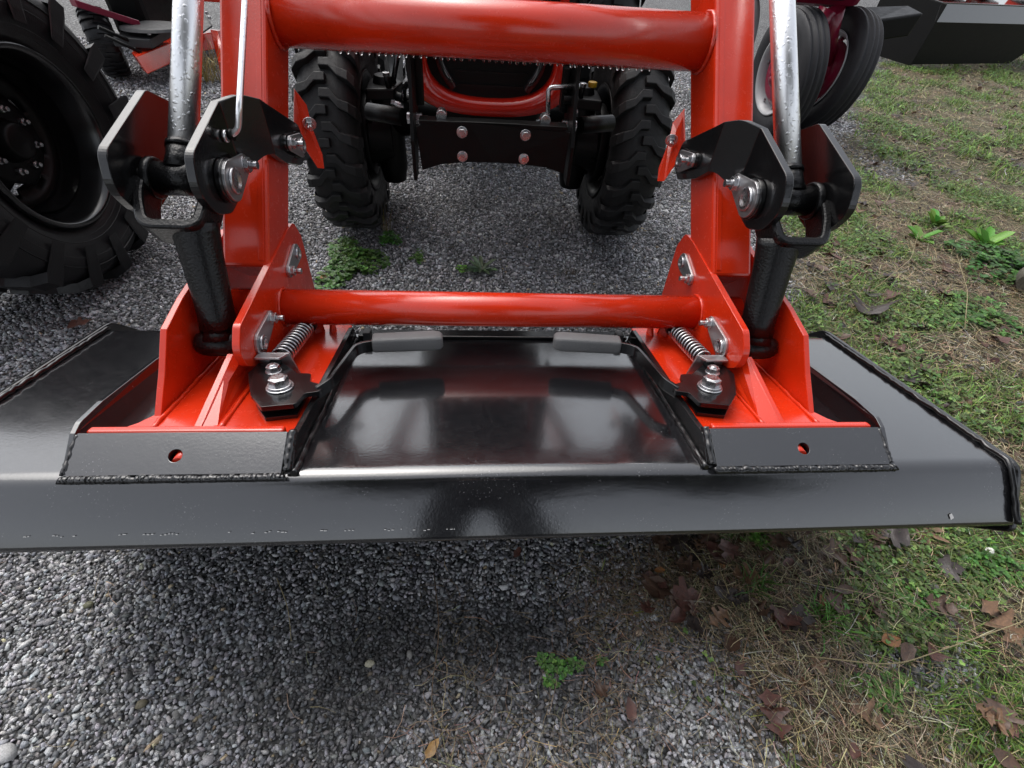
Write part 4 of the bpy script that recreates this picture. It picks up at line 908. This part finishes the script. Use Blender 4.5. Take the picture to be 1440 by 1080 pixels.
# ------------------------------------------------------------------ row-crop tractor front wheels at the right
RT = thing('row_crop_tractor', 'old maroon tractor standing on a close pair of ribbed front wheels', 'tractor', (2.14, 3.59, 0))
def ribbed(C, lean, R=.36, w=.15, rr=.222, flip=1):
    h = w/2; f_ = flip
    rim = MB(); rim.lathe([(-h*.95, rr+.010), (-h*.98, rr), (-h*.8, rr-.010), (-h*.55, rr-.022), (h*.55, rr-.022), (h*.8, rr-.01), (h*.98, rr), (h*.95, rr+.01), (h*.75, rr-.004), (h*.5, rr-.014), (-h*.5, rr-.014), (-h*.75, rr-.004)], 72)
    ro = rim.build('front_wheel', SILVER, None); ro.parent = RT; ro.location = C; ro.rotation_euler = (0, lean, 0)
    base = tyre_profile(R-.012, w, rr); pr = [p for p in base if not (abs(p[0]) < h*.7 and p[1] > R-.03)]
    pf = base[:5]+[(-h*.80, R-.008), (-h*.66, R-.006), (-h*.60, R-.016), (-h*.36, R-.014), (-h*.30, R), (-h*.12, R+.0), (-h*.06, R-.014), (h*.06, R-.014), (h*.12, R), (h*.30, R), (h*.36, R-.014), (h*.60, R-.016), (h*.66, R-.006), (h*.80, R-.008)]+base[10:]
    t2 = MB(); t2.lathe(pf, 96); o = t2.build('tyre', RUBBERG, None); o.parent = ro
    mb = MB(); K = 72; x0 = -h*.2*f_
    rings = [(rr-.02, x0-.0), (rr*.80, x0-.005*f_), (rr*.68, x0-.03*f_), (rr*.55, x0-.045*f_), (rr*.42, x0-.03*f_), (rr*.33, x0-.035*f_), (rr*.28, x0-.06*f_), (rr*.12, x0-.075*f_), (.001, x0-.078*f_)]
    vs = [(x_, r_*math.cos(2*PI*k/K), r_*math.sin(2*PI*k/K)) for r_, x_ in rings for k in range(K)]
    fs = [(i*K+k, i*K+(k+1) % K, (i+1)*K+(k+1) % K, (i+1)*K+k) for i in range(len(rings)-1) for k in range(K) if not (i in (0,) and (k % 18) < 10)]
    mb.add(vs, fs, True); d_ = mb.build('hub_disc', MAROON, None); d_.parent = ro; sm = d_.modifiers.new('thickness', 'SOLIDIFY'); sm.thickness = .006
    for k in range(5):
        a = 2*PI*k/5+.2; mb = MB(); mb.hexa((x0-.012*f_, rr*.86*math.cos(a), rr*.86*math.sin(a)), (-f_, 0, 0), .011, .014); q_ = mb.build('lug_bolt', ZINC, None, .001); q_.parent = ro
ribbed((-.18+.05, -.065, .36), -.10)
ribbed((.18+.06, .06, .365), .137)
m = MB(); m.slab([(-.05, -.2, .80), (.18, -.15, .80), (.22, .1, .80), (-.02, .1, .80)], (.03, .02, .5)); lw(m, 'pedestal', MAROON, RT, .02)
m = MB(); m.tube([(-.1, 0, .40), (-.02, 0, .58), (.02, 0, .7)], [.035, .05, .06], 16); m.tube([(.22, .03, .40), (.12, .02, .58), (.06, 0, .7)], [.035, .045, .06], 16); m.tube([(-.12, -.06, .37), (.22, .04, .37)], .028, 14); lw(m, 'fork', MAROON, RT)
m = MB(); m.box((.05, 1.2, .95), (.5, 2.2, .5)); lw(m, 'body', MAROON, RT, .06)
m = MB(); m.box((-.12, -.12, .83), (.22, .16, .14)); lw(m, 'bolster', DARK, RT, .02)
m = MB(); m.lathe([(-.1, .3), (.1, .3), (.1, .2), (-.1, .2)], 48, (-.25, .75, .42)); lw(m, 'wheel_ring', SILVER, RT)
m = MB(); m.slab([(.3, -.05, .55), (.62, -.02, .60), (.62, .15, .62), (.3, .12, .6)], (.02, 0, .12)); lw(m, 'side_bracket', DARK, RT, .01)

# ------------------------------------------------------------------ far black bucket at top right
FB = thing('loader_bucket', 'wide black bucket of another red loader lying on the far grass', 'loader bucket', (6.3, 6.9, 0))
FB.rotation_euler = (0, 0, math.radians(16))
sec = rpoly([(-.30, .06), (-.34, .02), (.35, .02), (.55, .2), (.5, .55), (.1, .62), (-.30, .60), (-.30, .46)], [0, 0, .05, .2, .1, .02, .0, 0], 5)
m = MB(); 
m.slab([(-1.35, -.28, .04), (-1.35, -.30, .45), (1.05, -.30, .45), (.45, -.28, .04)], (0, .01, 0)); lw(m, 'front_panel', DARK, FB, .004)
m = MB(); m.slab([(-1.36, -.31, .44), (-1.36, -.27, .60), (1.9, -.27, .60), (1.9, -.31, .44)], (0, .02, 0)); lw(m, 'top_panel', BLACK, FB, .004)
m = MB(); m.slab([(-1.36, -.27, .60), (1.9, -.27, .60), (1.9, .3, .66), (-1.36, .3, .66)], (0, 0, .012)); lw(m, 'back_panel', BLACK, FB, .004)
m = MB(); m.slab([(.45, -.27, .04), (1.0, -.2, .46), (1.0, .5, .46), (.45, .5, .04)], (0, .02, .012)); lw(m, 'floor_panel', DARK, FB, .004)
for X in (-1.36, 1.9):
    m = MB(); m.slab([(X, -.30, .03 if X < 0 else .42), (X, -.32, .60), (X, .5, .66), (X, .5, .05 if X < 0 else .44)], (.012, 0, 0)); lw(m, 'side_plate', DARK, FB, .003)
m = MB(); m.box((-1.0, -.02, .72), (.55, .22, .14)); m.box((-.3, .0, .70), (.3, .2, .1)); m.box((.55, -.05, .70), (.7, .2, .1)); m.box((1.35, .05, .80), (.12, .5, .3)); m.box((-.55, .2, .9), (.14, .6, .4)); lw(m, 'coupler_frame', RED, FB, .01)
m = MB(); m.tube([(-.6, -.1, .68), (-.1, -.05, .90), (.3, .1, 1.2)], .04, 14); lw(m, 'piston_rod', CHROME, FB)

# ------------------------------------------------------------------ red mower at top left
MW = thing('mower', 'red mower with black rounded cover and caster tyre at upper left', 'mower', (-2.2, 4.0, 0))
def g3(x, y, z): return (x+2.2, y-4.0, z)
m = MB(); m.slab([g3(-2.225, 3.82, .10), g3(-2.30, 3.92, .10), g3(-2.42, 4.3, .10), g3(-2.35, 4.9, .10), g3(-2.05, 4.86, .10), g3(-2.12, 4.66, .10), g3(-2.20, 4.50, .10)], (-.03, .0, .10)); lw(m, 'deck', RED, MW, .006)
m = MB(); m.slab([g3(-2.10, 4.66, .18), g3(-2.03, 4.62, .18), g3(-1.90, 4.30, .04), g3(-1.96, 4.30, .04)], (0, .02, .05)); lw(m, 'deck_arm', RED, MW, .004)
m = MB(); cc = [g3(-2.25+.20*math.cos(a), 4.14+.17*math.sin(a), .30) for a in np.linspace(-2.6, 2.2, 20)]; m.slab(cc, (0, .02, .02)); m.slab([g3(-2.44, 3.96, .22), g3(-2.20, 3.96, .22), g3(-2.2, 4.3, .24), g3(-2.44, 4.3, .24)], (0, 0, .05)); lw(m, 'deck_cover', GREYP, MW, .004)
m = MB(); m.slab([g3(-2.26, 4.50, .30), g3(-2.02, 4.34, .25), g3(-1.98, 4.46, .28), g3(-2.12, 4.66, .36), g3(-2.26, 4.66, .36)], (0, .0, .012)); lw(m, 'belt_guard', GREYP, MW, .003)
for x_, y_, z_ in ((-2.06, 4.42, .29), (-2.12, 4.55, .33), (-2.22, 4.02, .285), (-2.0, 4.5, .32), (-2.03, 4.55, .34)):
    m = MB(); m.tube([g3(x_, y_, z_), g3(x_, y_, z_+.02)], .012, 10); lw(m, 'bolt', ZINC, MW, .002)
m = MB(); m.slab([g3(-2.62, 4.0, .42), g3(-2.56, 3.96, .42), g3(-2.32, 4.15, .30), g3(-2.38, 4.2, .30)], (0, 0, .04)); lw(m, 'frame_bar', MAROON, MW, .004); m = MB(); m.box(g3(-2.05, 4.8, .45), (.35, .1, .12)); lw(m, 'frame_bar', RED, MW, .004)
m = MB(); m.box(g3(-2.62, 4.3, .62), (.35, .5, .25)); lw(m, 'discharge_chute', DARK, MW, .05)
m = MB(); m.tube([g3(-2.43, 3.86, .34), g3(-2.30, 4.02, .22)], .012, 10); m.tube([g3(-2.40, 3.84, .30), g3(-2.27, 3.93, .20)], .010, 10); lw(m, 'link_rod', DARK, MW)
tw = MB(); tw.lathe(tyre_profile(.19, .16, .10), 60); lugs(tw, .20, .16, 20, .010, .018, .05, drop=.02)
o = tw.build('tyre', RUBBERW, None, .001); o.parent = MW; o.location = g3(-2.62, 4.16, .20); o.rotation_euler = (0, 0, .5)

# water drops hanging under the upper cross tube
drops = MB(); v, f = ico(2); r_ = random.Random(3)
p = A0+ad*.465+an*.045
for i in range(46):
    X = -.30+i*.0135+r_.uniform(-.003, .003); s_ = r_.uniform(.002, .0034)
    drops.add(v*np.array([s_, s_, s_*1.2])+np.array([X, p.y-.004, p.z-.0475-s_*.5]), f.tolist(), True)
WATER, wtt, wbb = mat('water', (.9, .9, .9), .02, ior=1.33); wbb.inputs['Transmission Weight'].default_value = 1
drops.build('water_drops', WATER, LD)['kind'] = 'stuff'

# ------------------------------------------------------------------ the person taking the picture (seen only mirrored in the bucket)
def person():
    root = thing('person', 'person in dark hooded jacket standing in front of the bucket, mirrored in its lip', 'person', (-.02, -.42, 0))
    J = [(0, 0, .95), (0, .0, 1.12), (0, .03, 1.30), (0, .06, 1.44), (0, .10, 1.53), (0, .13, 1.62), (0, .15, 1.72),
         (.17, .06, 1.42), (.25, .10, 1.18), (.13, .28, 1.06), (.07, .33, 1.05), (-.17, .06, 1.42), (-.25, .10, 1.18), (-.13, .28, 1.06), (-.07, .33, 1.05),
         (.10, 0, .90), (.12, .03, .50), (.13, -.02, .09), (.14, .12, .04), (-.10, 0, .90), (-.12, .03, .50), (-.13, -.02, .09), (-.14, .12, .04)]
    E_ = [(0, 1), (1, 2), (2, 3), (3, 4), (4, 5), (5, 6), (3, 7), (7, 8), (8, 9), (9, 10), (3, 11), (11, 12), (12, 13), (13, 14), (0, 15), (15, 16), (16, 17), (17, 18), (0, 19), (19, 20), (20, 21), (21, 22)]
    Rr = [.15, .15, .17, .13, .08, .11, .07, .075, .055, .042, .03, .075, .055, .042, .03, .10, .07, .05, .04, .10, .07, .05, .04]
    me = bpy.data.meshes.new('body'); me.from_pydata(J, E_, []); me.update()
    o = bpy.data.objects.new('body', me); COL.objects.link(o); o.parent = root
    md = o.modifiers.new('skin', 'SKIN'); sv_ = me.skin_vertices[0].data
    for i, r_ in enumerate(Rr): sv_[i].radius = (r_, r_*(.75 if i < 4 else 1)); sv_[i].use_root = (i == 0)
    sb2 = o.modifiers.new('smooth', 'SUBSURF'); sb2.levels = 2; sb2.render_levels = 2
    c1, t1, b1 = mat('dark_clothing', (.02, .021, .026), .85); c_ = coords(t1)
    sep = N(t1, 'ShaderNodeSeparateXYZ'); t1.links.new(c_, sep.inputs[0])
    t1.links.new(mixc(t1, ramp(t1, mul(t1, sep.outputs[2], .5), [(.755, 0.0), (.757, 1.0)]), (.02, .021, .026), (.016, .016, .018)), b1.inputs['Base Color'])
    me.materials.append(c1)
    m = MB(); v, f = ico(3); v = v*np.array([.098, .105, .10])+np.array([0, .12, 1.70]); m.add(v[:], f.tolist(), True); lw(m, 'hair', DARK, root)
    for s in (-1, 1):
        for k in range(4):
            m = MB(); x0 = s*(.075-.004*k); m.tube(arc_path([(x0, .33, 1.075-.018*k), (x0-s*.02, .365, 1.08-.018*k), (x0-s*.045, .365, 1.075-.018*k)], .01, 4), [.0085]*7+[.007] if False else .008, 8); o2 = lw(m, 'finger', SKIN, root)
        m = MB(); m.tube([(s*.07, .335, 1.08), (s*.045, .335, 1.10), (s*.03, .345, 1.105)], [.010, .009, .007], 8); lw(m, 'thumb', SKIN, root)
SKIN, _, _ = mat('skin', (.4, .24, .17), .5)
person()

# ------------------------------------------------------------------ unseen tree added behind the camera to darken the mirrored bucket lip
tr_ = thing('reflection_tree', 'unseen dark leaved tree added behind the photographer to darken the lip reflection', 'tree', (.5, -3.6, 0))
BARK, bt, bb = mat('bark', (.06, .045, .035), .85); _c = coords(bt, (12, 12, 3)); _n = noise(bt, _c, 2, 6, .7); bump(bt, _n, bb, .02)
m = MB(); m.tube([Vector((0, 0, -.1)), Vector((.05, .05, 1.2)), Vector((-.1, .3, 2.6)), Vector((-.3, .8, 4.2)), Vector((-.5, 1.0, 5.6))], [.24, .19, .16, .10, .04], 14)
tk = lw(m, 'trunk', BARK, tr_)
limb_ends = []
for k in range(14):
    a = 2*PI*k/14+.2; z0 = 2.6+k*.16; r0_ = Vector((-.1-.2*(z0-2.6)/1.6, .3+.5*(z0-2.6)/1.6, z0)); e0 = r0_+Vector((.35+math.cos(a)*2.0, math.sin(a)*1.3+.1, .8+.5*math.sin(k*2.3)))
    m = MB(); m.tube([r0_, r0_.lerp(e0, .5)+Vector((0, 0, .12)), e0], [.07, .045, .015], 8); lw(m, 'limb', BARK, tk); limb_ends.append(e0)
cen = np.array([[e.x, e.y, e.z] for e in limb_ends]+[[-.4, .9, 4.9], [.5, 1.1, 5.4], [1.0, .6, 4.4], [-.9, .9, 4.0], [.2, .3, 3.9]])
nl = 13000; ci = rng.integers(0, len(cen), nl); P = cen[ci]+rng.normal(0, .36, (nl, 3))
V, F, C = leaflets(P+np.array([.5, -3.6, 0]), rng.uniform(0, 2*PI, nl), rng.normal(0, .7, nl), rng.uniform(.09, .16, nl), .9, tone(nl, (.05, .07, .02), .3))
V = V-np.array([.5, -3.6, 0]); cr = batch('crown', V, F, C, PLANT); cr.parent = tr_

m = MB(); m.box(g3(-2.75, 5.35, .62), (1.5, .8, .45)); lw(m, 'engine_cover', DARK, MW, .08)
m = MB(); m.slab([g3(-3.3, 4.9, .40), g3(-1.9, 4.9, .40), g3(-1.9, 4.9, .52), g3(-3.3, 4.9, .52)], (0, .05, 0)); lw(m, 'front_bumper', RED, MW, .01)
m = MB(); m.box(g3(-2.5, 4.6, .35), (.25, .5, .3)); lw(m, 'gearbox', DARK, MW, .04)
for x_ in (-2.9, -2.0):
    tw = MB(); tw.lathe(tyre_profile(.24, .2, .12), 60); lugs(tw, .25, .2, 20, .010, .018, .05, drop=.02); o = tw.build('tyre', RUBBERW, None, .001); o.parent = MW; o.location = g3(x_, 5.5, .25)
# hoses and lines on the tractor front
for i, pth in enumerate(([(-.30, 1.96, .50), (-.28, 1.85, .58), (-.20, 1.75, .60), (-.12, 1.8, .5)], [(.30, 1.96, .50), (.27, 1.88, .60), (.22, 1.7, .62), (.15, 1.75, .5)], [(-.34, 2.0, .54), (-.30, 2.05, .68), (-.24, 2.2, .75), (-.15, 2.4, .7)], [(.33, 2.02, .54), (.31, 2.1, .66), (.25, 2.2, .72), (.18, 2.4, .7)], [(-.15, 1.5, .56), (-.05, 1.45, .565), (.08, 1.46, .56), (.16, 1.55, .57)])):
    m = MB(); m.tube(arc_path(pth, .08, 6), .0095, 12); m.build('hydraulic_hose', BLACKG, TR)
for s in (-1, 1):
    m = MB(); m.tube([(s*.30, 1.96, .475), (s*.345, 1.962, .49)], .013, 16); m.hexa((s*.335, 1.962, .488), (s, 0, .2), .017, .012); m.build('hose_fitting', ZINC, TR, .0008)
    m = MB(); m.tube([(s*.12, 1.19, .668), (s*.12, 1.215, .668)], .012, 12); m.hexa((s*.12, 1.20, .66), (0, 0, 1), .010, .01); m.build('bolt', ZINC, TR, .0008)
# paint chips: a broken row of pale scuffs near the bucket lip, one larger chip at the right
chips = MB(); r_ = random.Random(8); fw = Vector((0, -.068, -.057)).normalized(); nwv = Vector((0, -.64, .77)).normalized(); F0_ = L(0, 0, 0)
i = -.70
while i < -.02:
    if r_.random() < .62:
        for q in range(r_.randint(1, 3)):
            wq = r_.uniform(.0015, .004); c0_ = F0_+fw*(.072+.006*(i+.7)+r_.uniform(-.0012, .0012))+nwv*.0012+Vector((i+q*.005, 0, 0)); chips.slab([c0_, c0_+Vector((wq, 0, 0)), c0_+Vector((wq, 0, 0))+fw*.0008, c0_+fw*.0008], nwv*.0003)
    i += r_.uniform(.014, .034)
c0_ = F0_+fw*.074+nwv*.0012+Vector((.66, 0, 0)); chips.slab([c0_, c0_+Vector((.004, 0, 0))-fw*.002, c0_+Vector((.007, 0, 0))+fw*.004, c0_+Vector((.002, 0, 0))+fw*.007], nwv*.0006)
CHIP, _, _ = mat('bare_primer', (.42, .42, .42), .6); o = chips.build('paint_chips', CHIP, BK); o['kind'] = 'stuff'
